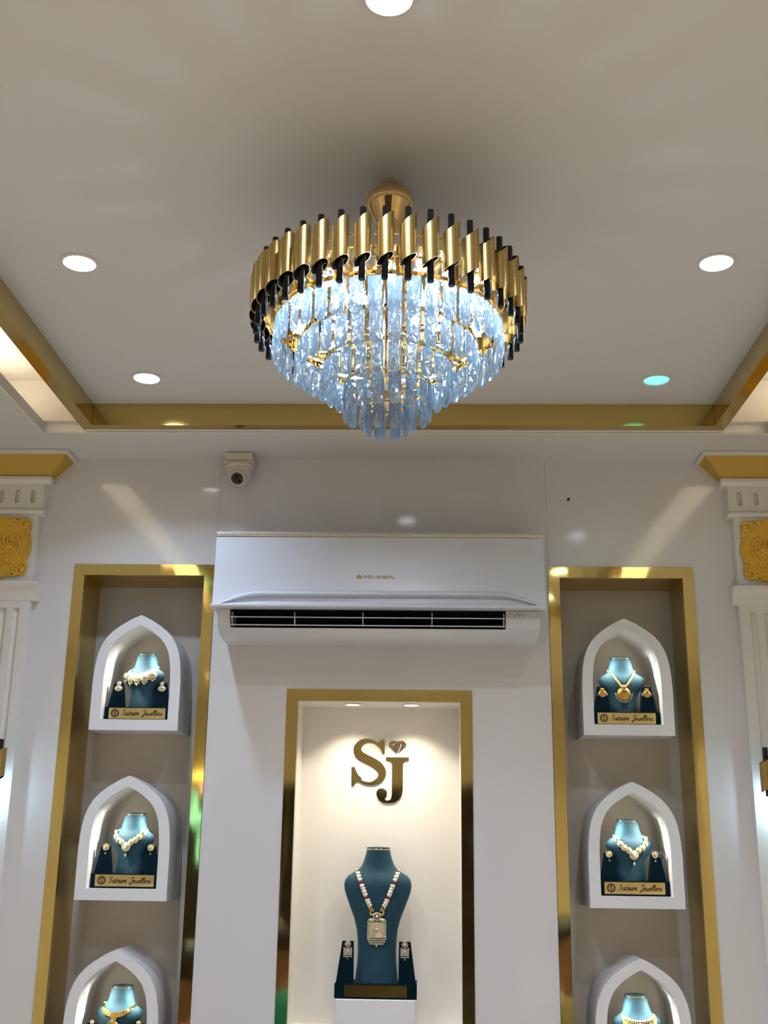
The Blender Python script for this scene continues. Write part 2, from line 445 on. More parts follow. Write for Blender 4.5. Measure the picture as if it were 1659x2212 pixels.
for i in range(NT):
    a = 2*PI*(i+0.02)/NT
    loc = (RT*math.sin(a), -RT*math.cos(a), 0)
    inst('gold_tube', tube_me, ch, loc, a)
    inst('black_rod', rod_me, ch, loc, a)
# crystal, unit size: width 1, length 1 (hangs down from z = 0)
def crystal(w, L, th):
    o = [(-w*0.90, 0), (-w, -0.05*L), (-w, -L+w*0.95)]
    for k in range(1, 6):
        a = PI + PI*k/6
        o.append((w*math.cos(a), -L+w*0.95+w*0.95*math.sin(a)))
    o += [(w, -L+w*0.95), (w, -0.05*L), (w*0.90, 0)]
    nn = len(o); mb = MB(); e = th*0.28
    for sgn in (-1, 1):
        v = [(p[0], sgn*e, p[1]) for p in o]
        A = (0, sgn*th, -0.46*L); Bq = (0, sgn*th, -0.70*L); Cl = (-w*0.55, sgn*th*0.8, -0.62*L); Cr = (w*0.55, sgn*th*0.8, -0.62*L)
        v += [A, Bq, Cl, Cr]; a_, b_, l_, r_ = nn, nn+1, nn+2, nn+3
        f = [(nn-1, 0, a_), (0, 1, a_), (1, l_, a_), (1, 2, l_), (nn-2, a_, r_), (nn-2, nn-1, a_), (nn-3, nn-2, r_), (a_, l_, b_), (a_, b_, r_), (2, 3, l_), (r_, nn-4, nn-3), (3, b_, l_), (r_, b_, nn-4)]
        for k in range(3, nn-4): f.append((k, k+1, b_))
        mb.add(v, f)
    v = [(p[0], -e, p[1]) for p in o] + [(p[0], e, p[1]) for p in o]
    mb.add(v, [(i, (i+1) % nn, nn+(i+1) % nn, nn+i) for i in range(nn)])
    import bmesh
    me = mb.mesh('crystal', M['crystal'])
    bm = bmesh.new(); bm.from_mesh(me); bmesh.ops.remove_doubles(bm, verts=bm.verts, dist=1e-6)
    bmesh.ops.recalc_face_normals(bm, faces=bm.faces); bm.to_mesh(me); bm.free()
    return me
TIERS = [(0.226, 2.590, 0.073, 40, 0.0133), (0.177, 2.547, 0.067, 32, 0.0130), (0.126, 2.506, 0.063, 24, 0.0125), (0.085, 2.462, 0.064, 16, 0.0120), (0.040, 2.421, 0.054, 8, 0.0112)]
for r, z, L, nC, w in TIERS:
    nn = 72
    prof = [(r-0.002, zc(z+0.011)), (r+0.0015, zc(z+0.011)), (r+0.0015, zc(z+0.004)), (r-0.002, zc(z+0.004)), (r-0.002, zc(z+0.011))]
    mb = MB().lathe(prof, nn, cap0=False, cap1=False)
    for k in range(nC):
        a = 2*PI*(k+0.5)/nC
        mb.tube([(r*math.sin(a), -r*math.cos(a), zc(z+0.005)), (r*math.sin(a), -r*math.cos(a), zc(z-0.004))], 0.0007, 4)
    mb.build('tier_rim', M['gold_polish'], ch, 30)
    me = crystal(w, L, 0.0052)
    for k in range(nC):
        a = 2*PI*(k+0.5)/nC
        inst('crystal', me, ch, (r*math.sin(a), -r*math.cos(a), zc(z)), a+random.uniform(-0.06, 0.06))
# radial bars and posts of the frame
rt = [t[0] for t in TIERS]; zt_ = [t[1] for t in TIERS]
bar = lambda r0, r1, z: MB().box(-0.0045, 0.0045, -r1, -r0, zc(z+0.004), zc(z+0.0065))
for k in range(5):
    r1 = rt[k]; r0 = rt[k+1] if k < 4 else 0.004
    me = bar(0.02 if k < 4 else r0, r1, zt_[k]).mesh('radial_bar', M['gold_polish'])
    for q in range(6 if k < 4 else 3):
        inst('radial_bar', me, ch, (0,0,0), 2*PI*(q+0.31)/(6 if k < 4 else 3))
me = bar(0.226, 0.252, 2.611).mesh('radial_bar', M['gold_polish'])
for q in range(8): inst('radial_bar', me, ch, (0,0,0), 2*PI*(q+0.4)/8)
MB().lathe([(0.026, zc(2.645)), (0.026, zc(2.425)), (0.008, zc(2.418))], 20).build('centre_column', M['champagne'], ch, 40)
me = MB().box(-0.004, 0.004, -0.001, 0.001, zc(2.59), zc(2.646)).mesh('hanger_strip', M['gold_polish'])
for q in range(12):
    a = 2*PI*(q+0.2)/12
    inst('hanger_strip', me, ch, (0.222*math.sin(a), -0.222*math.cos(a), 0), a)
# LED bulbs below the plate
sock = MB().lathe([(0.012, 0), (0.012, -0.012), (0.009, -0.014)], 14).mesh('bulb_socket', M['gold_polish'], 40)
bd = MB()
for k, (zz, rr, cnt) in enumerate(((-0.018, 0.011, 5), (-0.026, 0.0135, 6), (-0.034, 0.011, 5), (-0.039, 0.0, 1))):
    for q in range(cnt):
        a = 2*PI*(q+0.5*k)/cnt
        bd.ball((rr*math.cos(a), rr*math.sin(a), zz), 0.0028, 4, 2)
bead_me = bd.mesh('led_beads', M['e_led'], 60)
core_me = MB().lathe([(0.009, -0.013), (0.0105, -0.018), (0.0115, -0.028), (0.009, -0.036), (0.001, -0.038)], 14).mesh('bulb_core', M['white_plastic'], 60)
for r, cnt, off in ((0.190, 10, 0.0), (0.10, 5, 0.5)):
    for q in range(cnt):
        a = 2*PI*(q+off+0.05)/cnt
        b = inst('led_bulb', core_me, ch, (r*math.sin(a), -r*math.cos(a), zc(2.645)), a)
        inst('bulb_socket', sock, b); inst('led_beads', bead_me, b)
        lamp('POINT', b, (0, 0, -0.050), (0.60, 0.82, 1.0), W_LED, 0.006)

# ------------------------------------------------------------------ air conditioner
ac = thing('air_conditioner', 'white wall-mounted split air conditioner with a gold badge above the middle niche', 'air conditioner', (0, 0, 0))
AW = 0.513
def zp(x):            # lower edge of the front panel, raised in the middle
    t = (AW - abs(x)) / 0.155
    t = max(0, min(1, t))
    return 2.3035 + 0.0475*(math.sin(t*PI/2)**1.05 if t < 1 else 1)
xsn = [-AW + 2*AW*i/80 for i in range(81)]
mb = MB(); rows = []
for x in xsn:
    z = zp(x); k = (z-2.3035)/0.0475
    rows.append([(x, -0.200, 2.526), (x, -0.2005, 2.50), (x, -0.208, 2.40), (x, -0.213, max(z+0.004, 2.3075)), (x, -0.214, z)])
mb.rings([[r[j] for r in rows] for j in range(5)], False, False, False)
mb.build('front_panel', M['white_plastic'], ac, 30)
mb = MB(); rows = []
for x in xsn:
    z = zp(x); k = (z-2.3035)/0.0475
    rows.append([(x, -0.2145, z-0.0006), (x, -0.222, z-0.006-0.004*k), (x, -0.222, z-0.007-0.006*k), (x, -0.206-0.014*(1-k), z-0.008-0.010*k), (x, -0.212-0.012*(1-k), 2.304+0.010*k), (x, -0.238, 2.3025), (x, -0.240, 2.300), (x, -0.239, 2.295), (x, -0.205, 2.2935)])
mb.rings([[r[j] for r in rows] for j in range(9)], False, False, False)
mb.build('lower_visor', M['white_plastic'], ac, 35)
MB().prism([(0, 2.545), (-0.19, 2.545), (-0.199, 2.538), (-0.199, 2.30), (-0.2, 2.2935), (0, 2.2935)], -AW+0.001, AW-0.001, 'x').build('casing', M['white_plastic'], ac)
MB().prism([(-0.196, 2.5395), (-0.203, 2.5375), (-0.203, 2.5275), (-0.196, 2.526)], -AW, AW, 'x').build('top_trim', M['trim_metal'], ac, bevel=0.001)
# lower chassis with the air outlet
prof = [(-0.206, 2.2925), (-0.203, 2.277), (-0.192, 2.256), (-0.176, 2.238), (-0.150, 2.225), (-0.11, 2.2185), (0, 2.216), (0, 2.2925)]
OX0, OX1 = -0.458, 0.392
MB().prism(prof, -0.497, OX0, 'x').build('chassis', M['white_plastic'], ac, 40)
MB().prism(prof, OX1, 0.497, 'x').build('chassis', M['white_plastic'], ac, 40)
prof2 = [(-0.178, 2.240), (-0.150, 2.225), (-0.11, 2.2185), (0, 2.216), (0, 2.24), (-0.10, 2.246), (-0.165, 2.243)]
MB().prism(prof2, OX0, OX1, 'x').build('chassis', M['white_plastic'], ac, 40)
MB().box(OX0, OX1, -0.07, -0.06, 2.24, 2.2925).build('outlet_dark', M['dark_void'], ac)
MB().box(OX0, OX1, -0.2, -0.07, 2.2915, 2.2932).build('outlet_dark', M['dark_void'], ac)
for y, z, dy in ((-0.206, 2.270, 0.030), (-0.194, 2.2475, 0.026)):
    MB().prism([(y, z), (y+0.002, z-0.0028), (y+dy, z+0.004), (y+dy, z+0.006)], OX0+0.003, OX1-0.003, 'x').build('louvre', M['white_plastic'], ac)
for px in (OX0+0.006, -0.258, -0.047, 0.166, OX1-0.006):
    MB().prism([(-0.200, 2.268), (-0.198, 2.286), (-0.17, 2.289), (-0.16, 2.248), (-0.188, 2.249)], px-0.0012, px+0.0012, 'x').build('vane', M['white_plastic'], ac)
MB().prism([(-0.2075, 2.2915), (-0.2050, 2.2805), (-0.2035, 2.2700), (-0.2025, 2.2702), (-0.2045, 2.2915)], OX1+0.004, 0.494, 'x').build('display_strip', M['grey_plastic'], ac)
for k, x in enumerate((0.418, 0.430, 0.442)):
    MB().prism([(-0.2068, 2.2785), (-0.2062, 2.2765), (-0.2050, 2.2765), (-0.2050, 2.2785)], x, x+0.003, 'x').build('indicator', M['ink'], ac)

def stroke(mb, pts, w, y, th=0.0006, taper=True, curve=True):
    # flat ribbon in the xz plane, front face at y-th
    P = [Vector((p[0], p[1])) for p in pts]
    if curve and len(P) > 2:
        Q = []
        for i in range(len(P)-1):
            p0, p1, p2, p3 = P[max(0,i-1)], P[i], P[i+1], P[min(len(P)-1,i+2)]
            for t in (0, 0.25, 0.5, 0.75):
                Q.append(0.5*((2*p1)+(p2-p0)*t+(2*p0-5*p1+4*p2-p3)*t*t+(3*p1-p0-3*p2+p3)*t**3))
        Q.append(P[-1]); P = Q
    m = len(P); ws = w if isinstance(w, (list, tuple)) else None
    rs = []
    for i, p in enumerate(P):
        d = (P[min(m-1,i+1)] - P[max(0,i-1)])
        d = d.normalized() if d.length > 1e-9 else Vector((1,0))
        nrm = Vector((-d.y, d.x)); t = i/(m-1)
        if ws:
            q = t*(len(ws)-1); j = min(int(q), len(ws)-2); ww = ws[j]*(1-(q-j))+ws[j+1]*(q-j)
        else:
            ww = w*(0.55+0.45*math.sin(PI*t)) if taper else w
        a, b = p+nrm*ww/2, p-nrm*ww/2
        rs.append([(a.x, y, a.y), (b.x, y, b.y), (b.x, y-th, b.y), (a.x, y-th, a.y)])
    mb.rings(rs)

def block_text(mb, glyphs, x, z, h, w, lw, y):
    for gl in glyphs:
        for st in gl: stroke(mb, [(x+p[0]*w, z+p[1]*h) for p in st], lw, y, taper=False, curve=False)
        x += w*1.32
GEN = [[[(1,.95),(.25,1),(0,.75),(0,.25),(.25,0),(1,0),(1,.45),(.55,.45)]], [[(1,1),(0,1),(0,0),(1,0)],[(0,.5),(.9,.5)]], [[(0,0),(0,1),(1,0),(1,1)]],
       [[(1,1),(0,1),(0,0),(1,0)],[(0,.5),(.9,.5)]], [[(0,0),(0,1),(.85,1),(1,.85),(1,.6),(.85,.45),(0,.45)],[(.55,.45),(1,0)]], [[(0,0),(0,.6),(.3,1),(.8,1),(1,.8),(1,0)],[(.45,.42),(.55,.42)]], [[(0,1),(0,0),(1,0)]]]
bg = MB()
ybg = -0.2085
block_text(bg, GEN, -0.047, 2.3895, 0.0095, 0.0115, 0.0023, ybg)
bg.prism([(-0.0605+0.0075*math.cos(2*PI*i/24), 2.3943+0.0075*math.sin(2*PI*i/24)) for i in range(24)], ybg-0.0006, ybg)
bgo = bg.build('badge', M['gold_ink'], ac)
bb = MB(); stroke(bb, [(-0.0590, 2.3995), (-0.0620, 2.3945), (-0.0592, 2.3945), (-0.0622, 2.3890)], 0.0016, ybg-0.0006, 0.0003, curve=False)
bb.build('badge_bolt', M['white_plastic'], bgo)
tx = MB()
for x0, cnt in ((0.401, 9), (0.4225, 5), (0.4345, 8)):
    for k in range(cnt):
        x = x0 + k*0.0019
        stroke(tx, [(x, 2.2835), (x+0.0006, 2.2852), (x+0.0012, 2.2835)] if k % 2 else [(x, 2.2852), (x, 2.2835), (x+0.0011, 2.2835)], 0.0005, -0.2066, 0.0003, curve=False)
tx.build('display_print', M['ink'], ac)

# ------------------------------------------------------------------ security camera
cc = thing('security_camera', 'white dome security camera on a square box under the soffit', 'security camera', (-0.478, -0.045, HS))
MB().box(-0.047, 0.047, -0.037, 0.04, -0.030, -0.0005).build('junction_box', M['cctv'], cc, bevel=0.006)
MB().box(-0.049, 0.049, -0.040, 0.041, -0.037, -0.0315).build('box_lid', M['cctv'], cc, bevel=0.004)
MB().lathe([(0.046, -0.038), (0.048, -0.042), (0.046, -0.050), (0.040, -0.052)], 32).build('collar', M['cctv'], cc, 40)
body = MB().lathe([(0.039, -0.052), (0.041, -0.062), (0.039, -0.078), (0.031, -0.096), (0.018, -0.107), (0.002, -0.111)], 32).build('turret', M['cctv'], cc, 50)
e = MB()
e.M = Matrix.Translation((0.0, -0.014, -0.082)) @ Matrix.Rotation(math.radians(118), 4, 'X')
e.lathe([(0.029, 0), (0.029, 0.016), (0.026, 0.026), (0.0225, 0.031), (0.0205, 0.031), (0.0205, 0.027)], 32, cap1=False)
eb = e.build('eyeball', M['cctv'], cc, 40)
e2 = MB(); e2.M = e.M; e2.lathe([(0.0205, 0.0275), (0.008, 0.0285), (0.001, 0.030)], 28); e2.build('lens', M['black'], eb, 50)
e3 = MB(); e3.M = e.M
for k in range(16): e3.ball((0.0165*math.cos(2*PI*k/16), 0.0165*math.sin(2*PI*k/16), 0.0285), 0.0014, 6, 4)
e3.build('infrared_leds', M['grey_plastic'], eb)

hk = thing('wall_hook', 'tiny dark nail in the wall above the right niche', 'nail', (0.621, 0, 2.711))
nm = MB(); nm.M = Matrix.Rotation(PI/2, 4, 'X'); nm.lathe([(0.0018, 0), (0.0018, 0.012), (0.0045, 0.013), (0.0045, 0.0155)], 10)
nm.build('nail_shank', M['black'], hk)

# ------------------------------------------------------------------ pilasters
def stadium(w, h, n=24):
    o = []
    for i in range(n):
        a = 2*PI*i/n + PI/n
        x, z = w*math.cos(a), w*math.sin(a)
        z += (h-w) if math.sin(a) > 0 else -(h-w)
        o.append((x, z))
    return o
def rect_match(o, x0, x1, z0, z1):
    r = []
    for x, z in o:
        tx = (x1 if x > 0 else x0)/x if abs(x) > 1e-9 else 1e9
        tz = (z1 if z > 0 else z0)/z if abs(z) > 1e-9 else 1e9
        t = min(tx, tz); r.append((x*t, z*t))
    for cx_ in (x0, x1):
        for cz_ in (z0, z1):
            k = min(range(len(o)), key=lambda i: (r[i][0]-cx_)**2+(r[i][1]-cz_)**2)
            r[k] = (cx_, cz_)
    return r
def spiral(cx, cz, r0, turns, a0, sgn=1, n=22, r1=0.12):
    return [(cx + (r0*(1-t)+r0*r1*t)*math.cos(a0+sgn*turns*2*PI*t), cz + (r0*(1-t)+r0*r1*t)*math.sin(a0+sgn*turns*2*PI*t)) for t in [i/(n-1) for i in range(n)]]

def pilaster(xc, label):
    t = thing('pilaster', label, 'column', (xc, 0, 0))
    # gold flared capital under the soffit
    def flare(hw0, d0, z0, hw1, d1, z1):
        r = lambda hw, d, z: [(-hw, -0.0005, z), (-hw, -d, z), (hw, -d, z), (hw, -0.0005, z)]
        return MB().rings([r(hw0, d0, z0), r(hw1, d1, z1)])
    MB().box(-0.208, 0.208, -0.104, -0.0005, 2.839, HS-0.0005).build('abacus', M['gypsum'], t, bevel=0.002)
    flare(0.134, 0.040, 2.777, 0.198, 0.092, 2.839).build('capital', M['gold_paint'], t)
    MB().prism([(-0.0005, 2.777), (-0.046, 2.777), (-0.047, 2.765), (-0.040, 2.758), (-0.035, 2.752), (-0.0005, 2.752)], -0.139, 0.139, 'x').build('cornice', M['gypsum'], t, bevel=0.0015)
    # frieze with oblong sinkings
    hw, z0, z1, yf = 0.120, 2.664, 2.752, -0.034
    fr = MB().box(-hw, hw, yf+0.010, -0.0005, z0, z1)
    cuts = [-hw, -0.054, 0, 0.054, hw]; zc_ = (z0+z1)/2
    for i, cx_ in enumerate((-0.081, -0.027, 0.027, 0.081)):
        s1 = stadium(0.0098, 0.0255); s0 = stadium(0.0075, 0.0230)
        rr = rect_match(s1, cuts[i]-cx_, cuts[i+1]-cx_, z0-zc_, z1-zc_)
        tr_ = lambda o, y: [(cx_+p[0], y, zc_+p[1]) for p in o]
        fr.rings([tr_(rr, yf), tr_(s1, yf), tr_(s1, yf-0.0015), tr_(s0, yf-0.0005), tr_(s0, yf+0.0095)], True, False, False)
    fr.box(-hw, -hw+0.0008, yf, yf+0.010, z0, z1); fr.box(hw-0.0008, hw, yf, yf+0.010, z0, z1)
    fr.build('frieze', M['gypsum'], t, 40)
    MB().prism([(-0.0005, 2.664), (-0.037, 2.664), (-0.042, 2.660), (-0.043, 2.654), (-0.039, 2.648), (-0.030, 2.645), (-0.0005, 2.645)], -0.124, 0.124, 'x').build('moulding', M['gypsum'], t, 40)
    MB().box(-0.105, 0.105, -0.030, -0.0005, 2.4125, 2.645).build('panel', M['gypsum'], t, bevel=0.001)
    # gold relief plaque
    zc0 = 2.532; H2, W2 = 0.108, 0.094
    out = []
    N = 120
    for i in range(N):
        a = 2*PI*i/N
        c, s = math.cos(a), math.sin(a)
        k = 1/((abs(c)**4.2+abs(s)**4.2)**(1/4.2))
        w = 1 + 0.035*math.cos(8*a) - 0.035*math.exp(-((abs(c)-abs(s))/0.55)**2*0) - (0.05 if 0.30 < abs(abs(c)-abs(s)) < 0.52 else 0)
        out.append((W2*c*k*w*0.985, zc0+H2*s*k*w*0.985))
    pq = MB().prism(out, -0.0375, -0.0302).build('plaque', M['gold_relief'], t, 40)
    rl = MB()
    def rope(path, r, y=-0.038):
        P_ = [Vector(p) for p in path]; Q_ = []; R_ = []
        rr_ = r if isinstance(r, (list, tuple)) else None
        for i in range(len(P_)-1):
            p0, p1, p2, p3 = P_[max(0,i-1)], P_[i], P_[i+1], P_[min(len(P_)-1,i+2)]
            for u in ((0, 0.34, 0.67) if len(P_) < 15 else (0,)):
                Q_.append(0.5*((2*p1)+(p2-p0)*u+(2*p0-5*p1+4*p2-p3)*u*u+(3*p1-p0-3*p2+p3)*u**3))
                R_.append((rr_[i]*(1-u)+rr_[i+1]*u)*1.25 if rr_ else 0)
        Q_.append(P_[-1]); R_.append(rr_[-1] if rr_ else 0)
        path = Q_
        if rr_: r = R_
        else: r = r*1.35
        rl.tube([(p[0], y, p[1]) for p in path], r if isinstance(r, (list, tuple)) else [r*(0.55+0.45*math.sin(PI*i/(len(path)-1))) for i in range(len(path))], 7)
    rl.tube([(p[0]*0.95, -0.0378, zc0+(p[1]-zc0)*0.955) for p in out], 0.0042, 6, True)
    for sx in (-1, 1):
        for sz in (-1, 1):
            Q = lambda pts: [(sx*p[0], zc0+sz*p[1]) for p in pts]
            rope(Q(spiral(0.066, 0.078, 0.019, 1.35, 0.3, 1)), 0.0040)
            rope(Q(spiral(0.040, 0.088, 0.013, 1.2, 2.8, -1)), 0.0034)
            rope(Q(spiral(0.077, 0.048, 0.010, 1.1, -1.4, -1)), 0.0032)
            rope(Q([(0.012, 0.097), (0.020, 0.090), (0.028, 0.094), (0.036, 0.099)]), 0.0032)
            rl.ball((sx*0.066, -0.039, zc0+sz*0.078), 0.0055, 8, 6)
        Q = lambda pts: [(sx*p[0], zc0+p[1]) for p in pts]
        rope(Q([(0.0845, -0.03), (0.0845, 0), (0.0845, 0.03)]), 0.0026)
        rope(Q([(0.006, -0.050), (0.030, -0.040), (0.050, -0.018), (0.056, 0.008), (0.048, 0.030), (0.034, 0.040), (0.024, 0.034), (0.024, 0.024), (0.032, 0.022)]), 0.0042)
        rope(Q(spiral(0.026, -0.046, 0.012, 1.2, 1.2, 1)), 0.0038)
        rope(Q([(0.016, -0.062), (0.030, -0.064), (0.038, -0.056), (0.036, -0.047), (0.028, -0.048)]), 0.0036)
        rope(Q([(0.040, -0.010), (0.046, 0.000), (0.042, 0.012), (0.034, 0.010)]), 0.0036)
        rope(Q([(0.030, -0.022), (0.040, -0.006), (0.038, 0.004)]), 0.0032)
        for k in range(3):
            a = 0.35 + k*0.36
            rope([(sx*0.004, zc0-0.012), (sx*(0.004+0.020*math.sin(a)), zc0-0.012+0.024*math.cos(a)), (sx*(0.004+0.030*math.sin(a)), zc0-0.012+(0.046-0.006*k)*math.cos(a))], [0.002, 0.0052, 0.003])
    rope([(0, zc0-0.012), (0, zc0+0.018), (0, zc0+0.040)], [0.002, 0.0055, 0.003])
    rl.ball((0, -0.040, zc0-0.018), 0.008, 10, 8)
    rl.ball((0, -0.040, zc0-0.056), 0.007, 10, 8, (1.2, 1, 0.8))
    rl.build('relief_scrolls', M['gold_relief'], pq, 60)
    # ledge and fluted shaft
    MB().prism([(-0.0005, 2.4125), (-0.056, 2.4125), (-0.058, 2.408), (-0.056, 2.4035), (-0.046, 2.398), (-0.038, 2.386), (-0.034, 2.368), (-0.032, 2.352), (-0.0005, 2.352)], -0.128, 0.128, 'x').build('ledge', M['gypsum'], t, 35)
    hw = 0.108; yf = -0.030
    MB().box(-hw, hw, yf, -0.0005, 2.328, 2.352).build('shaft_head', M['gypsum'], t)
    cs = [(-hw, -0.0005), (-hw, yf)]
    for c in (-0.0645, -0.0215, 0.0215, 0.0645):
        cs += [(c-0.0105*math.cos(PI*k/8), yf+0.0105*math.sin(PI*k/8)) for k in range(9)]
    cs += [(hw, yf), (hw, -0.0005)]
    MB().prism(cs, 0.12, 2.328, 'z').build('fluted_shaft', M['gypsum'], t, 35)
    MB().box(-0.125, 0.125, -0.045, -0.0005, 0.0005, 0.12).build('plinth', M['gypsum'], t, bevel=0.003)
    return t
pilaster(-1.254, 'white fluted pilaster with gold capital and scrolled plaque at the left edge')
pilaster(1.260, 'white fluted pilaster with gold capital and scrolled plaque at the right edge')

# ------------------------------------------------------------------ wall sconces
def sconce(xc, label):
    t = thing('wall_sconce', label, 'wall lamp', (xc, -0.0302, 1.82), 0, 'gold tube wall lamps on the pilasters')
    MB().lathe([(0.0001, 0), (0.045, 0), (0.045, 0.012), (0.0001, 0.012)], 24, cap0=False, cap1=False).build('back_plate', M['gold_polish'], t, 40).rotation_euler = (PI/2, 0, 0)
    MB().box(-0.092, 0.092, -0.055, -0.045, -0.006, 0.006).build('cross_bar', M['gold_polish'], t)
    MB().box(-0.006, 0.006, -0.046, -0.011, -0.006, 0.006).build('arm', M['gold_polish'], t)
    g = MB(); n = 16; r = 0.020
    zt2 = lambda x: 0.042 + 0.012*x/r; zb2 = lambda x: -0.042 + 0.012*x/r
    rr = [[(q*math.cos(2*PI*i/n), q*math.sin(2*PI*i/n), fn(q*math.cos(2*PI*i/n))) for i in range(n)] for q, fn in ((r, zb2), (r, zt2), (r-0.0012, zt2), (r-0.0012, zb2), (r, zb2))]
    g.rings(rr[0:2], True, False, False); g.rings(rr[1:3], True, False, False); g.mi = 1; g.rings(rr[2:4], True, False, False); g.mi = 0; g.rings(rr[3:5], True, False, False)
    gm = g.mesh('gold_tube', [M['gold_brushed'], M['black_in']], 40)
    rm = MB().lathe([(0.0075, -0.066), (0.008, -0.065), (0.008, 0.078), (0.0075, 0.079)], 12).mesh('black_rod', M['black'], 40)
    for k, x in enumerate((-0.088, -0.030, 0.030, 0.088)):
        inst('gold_tube', gm, t, (x, -0.07, 0)); inst('black_rod', rm, t, (x, -0.07, 0))
    for x in (-0.045, 0.045):
        MB().lathe([(0.003, -0.02), (0.013, -0.028), (0.016, -0.05), (0.012, -0.068), (0.001, -0.076)], 16).build('bulb', M['e_sconce'], t, 60).location = (x, -0.040, 0)
        lamp('POINT', t, (x, -0.040, -0.085), (0.45, 0.78, 1.0), W_SCONCE, 0.006)
    return t
sconce(-1.254, 'gold and black tube wall lamp on the left pilaster, cut by the picture edge')
sconce(1.263, 'gold and black tube wall lamp on the right pilaster, cut by the picture edge')

# ------------------------------------------------------------------ arched display boxes
ARCH = [(0,0),(.14,.0085),(.26,.0175),(.45,.034),(.62,.053),(.76,.0745),(.85,.097),(.92,.123),(.96,.152),(.985,.184),(1,.222)]
def arch(hw, z0, za, k):
    # dense closed outline, clockwise from the bottom left
    pts = [(-hw*a, za-d*k) for a, d in reversed(ARCH[1:])] + [(0, za)] + [(hw*a, za-d*k) for a, d in ARCH[1:]]
    return [(-hw, z0)] + pts + [(hw, z0)]
def display_box(xc, zb_, label, lamp_side):
    t = thing('display_box', label, 'display box', (xc, 0, zb_), 0, 'white pointed-arch display boxes in the niches')
    o = arch(0.1425, 0, 0.372, 1.0); i = arch(0.1083, 0.034, 0.339, 0.80)
    y0, y1 = -0.002, D-0.0005
    w = MB()
    R = lambda p, y: [(q[0], y, q[1]) for q in p]
    w.rings([R(o, y1), R(o, y0), R(i, y0), R(i, y1)], True, False, False)
    w.build('shell', M['box_white'], t, 30)
    MB().prism(i, D-0.004, D-0.001).build('back_board', M['niche_wall'], t)  # duller cream laminate puts the shade inside the box into its colour
    for s in (-1, 1):     # small lamps let into the curved lining
        lm = MB(); lm.M = Matrix.Translation((s*0.0948, 0.058, 0.2535)) @ Matrix.Rotation(s*math.radians(70), 4, 'Y')
        lm.lathe([(0.0185, 0.001), (0.0180, -0.0012), (0.0142, -0.0018), (0.0142, 0.001)], 24, cap0=False, cap1=False)
        sp = lm.build('spot_rim', M['box_white'], t, 40)
        l2 = MB(); l2.M = lm.M; l2.lathe([(0.0138, 0.0005), (0.0128, -0.0008), (0.0005, -0.001)], 20, cap0=False)
        l2.build('spot_lens', M['e_rear'], sp, 60)
        q = lamp('AREA', sp, lm.M @ Vector((0, 0, -0.0030)), (1.0, 0.93, 0.80), W_BOX, 0.022, 88)
        q.rotation_euler = (math.radians(6), s*math.radians(58), 0)
    return t
BZ = (1.940, 1.4265, 0.915)
BXC = {-1: -0.7835, 1: 0.788}
names = ('top', 'middle', 'bottom')
for s, sd in ((-1, 'left'), (1, 'right')):
    for k in range(3):
        display_box(BXC[s], BZ[k], 'white pointed-arch display box, %s one in the %s niche' % (names[k], sd), s)

# ------------------------------------------------------------------ lettering for the name plates
GL = {'S': ([[(.62,.86),(.5,1.0),(.3,.98),(.2,.82),(.3,.64),(.45,.5),(.48,.28),(.34,.08),(.12,.02),(-.08,.12)]], .72),
 'a': ([[(.42,.42),(.3,.5),(.12,.44),(.04,.22),(.12,.02),(.26,.06),(.4,.3),(.44,.48),(.38,.14),(.46,.0),(.58,.12)]], .56),
 't': ([[(.2,.85),(.1,.3),(.12,.05),(.22,.0),(.36,.12)],[(0,.55),(.36,.58)]], .38),
 'n': ([[(0,.4),(.1,.5),(.1,.3),(.06,0)],[(.08,.2),(.2,.42),(.32,.5),(.36,.4),(.32,.1),(.4,0),(.52,.12)]], .52),
 'm': ([[(0,.4),(.1,.5),(.1,.3),(.06,0)],[(.08,.2),(.2,.42),(.3,.5),(.34,.4),(.30,0)],[(.32,.2),(.44,.42),(.56,.5),(.6,.4),(.56,.1),(.64,0),(.76,.12)]], .92),
 'J': ([[(.78,.95),(.45,1.0),(.25,.88),(.2,.76)],[(.62,.98),(.5,.4),(.36,-.1),(.18,-.3),(.02,-.2),(.12,-.02),(.4,.14)]], .62),
 'e': ([[(.06,.22),(.3,.28),(.36,.42),(.24,.5),(.08,.36),(.06,.14),(.18,0),(.34,.04),(.46,.14)]], .46),
 'w': ([[(.04,.48),(.06,.12),(.16,0),(.28,.12),(.34,.46)],[(.34,.46),(.34,.1),(.44,0),(.58,.14),(.62,.5)]], .68),
 'l': ([[(.06,.2),(.24,.7),(.28,.95),(.2,.98),(.12,.7),(.08,.2),(.14,0),(.28,.12)]], .32),
 'r': ([[(0,.3),(.1,.5),(.12,.42),(.28,.46),(.24,.2),(.28,0),(.4,.1)]], .42),
 's': ([[(.06,.1),(.22,.5),(.26,.3),(.3,.1),(.18,-.01),(.04,.06)]], .4), ' ': ([], .42)}
def script(mb, text, x, z, h, width, y):
    tot = sum(GL[c][1] for c in text); k = width/tot
    for c in text:
        for st in GL[c][0]:
            stroke(mb, [(x+(p[0]+0.16*p[1])*k, z+p[1]*h) for p in st], h*0.15, y, 0.0003)
        x += GL[c][1]*k
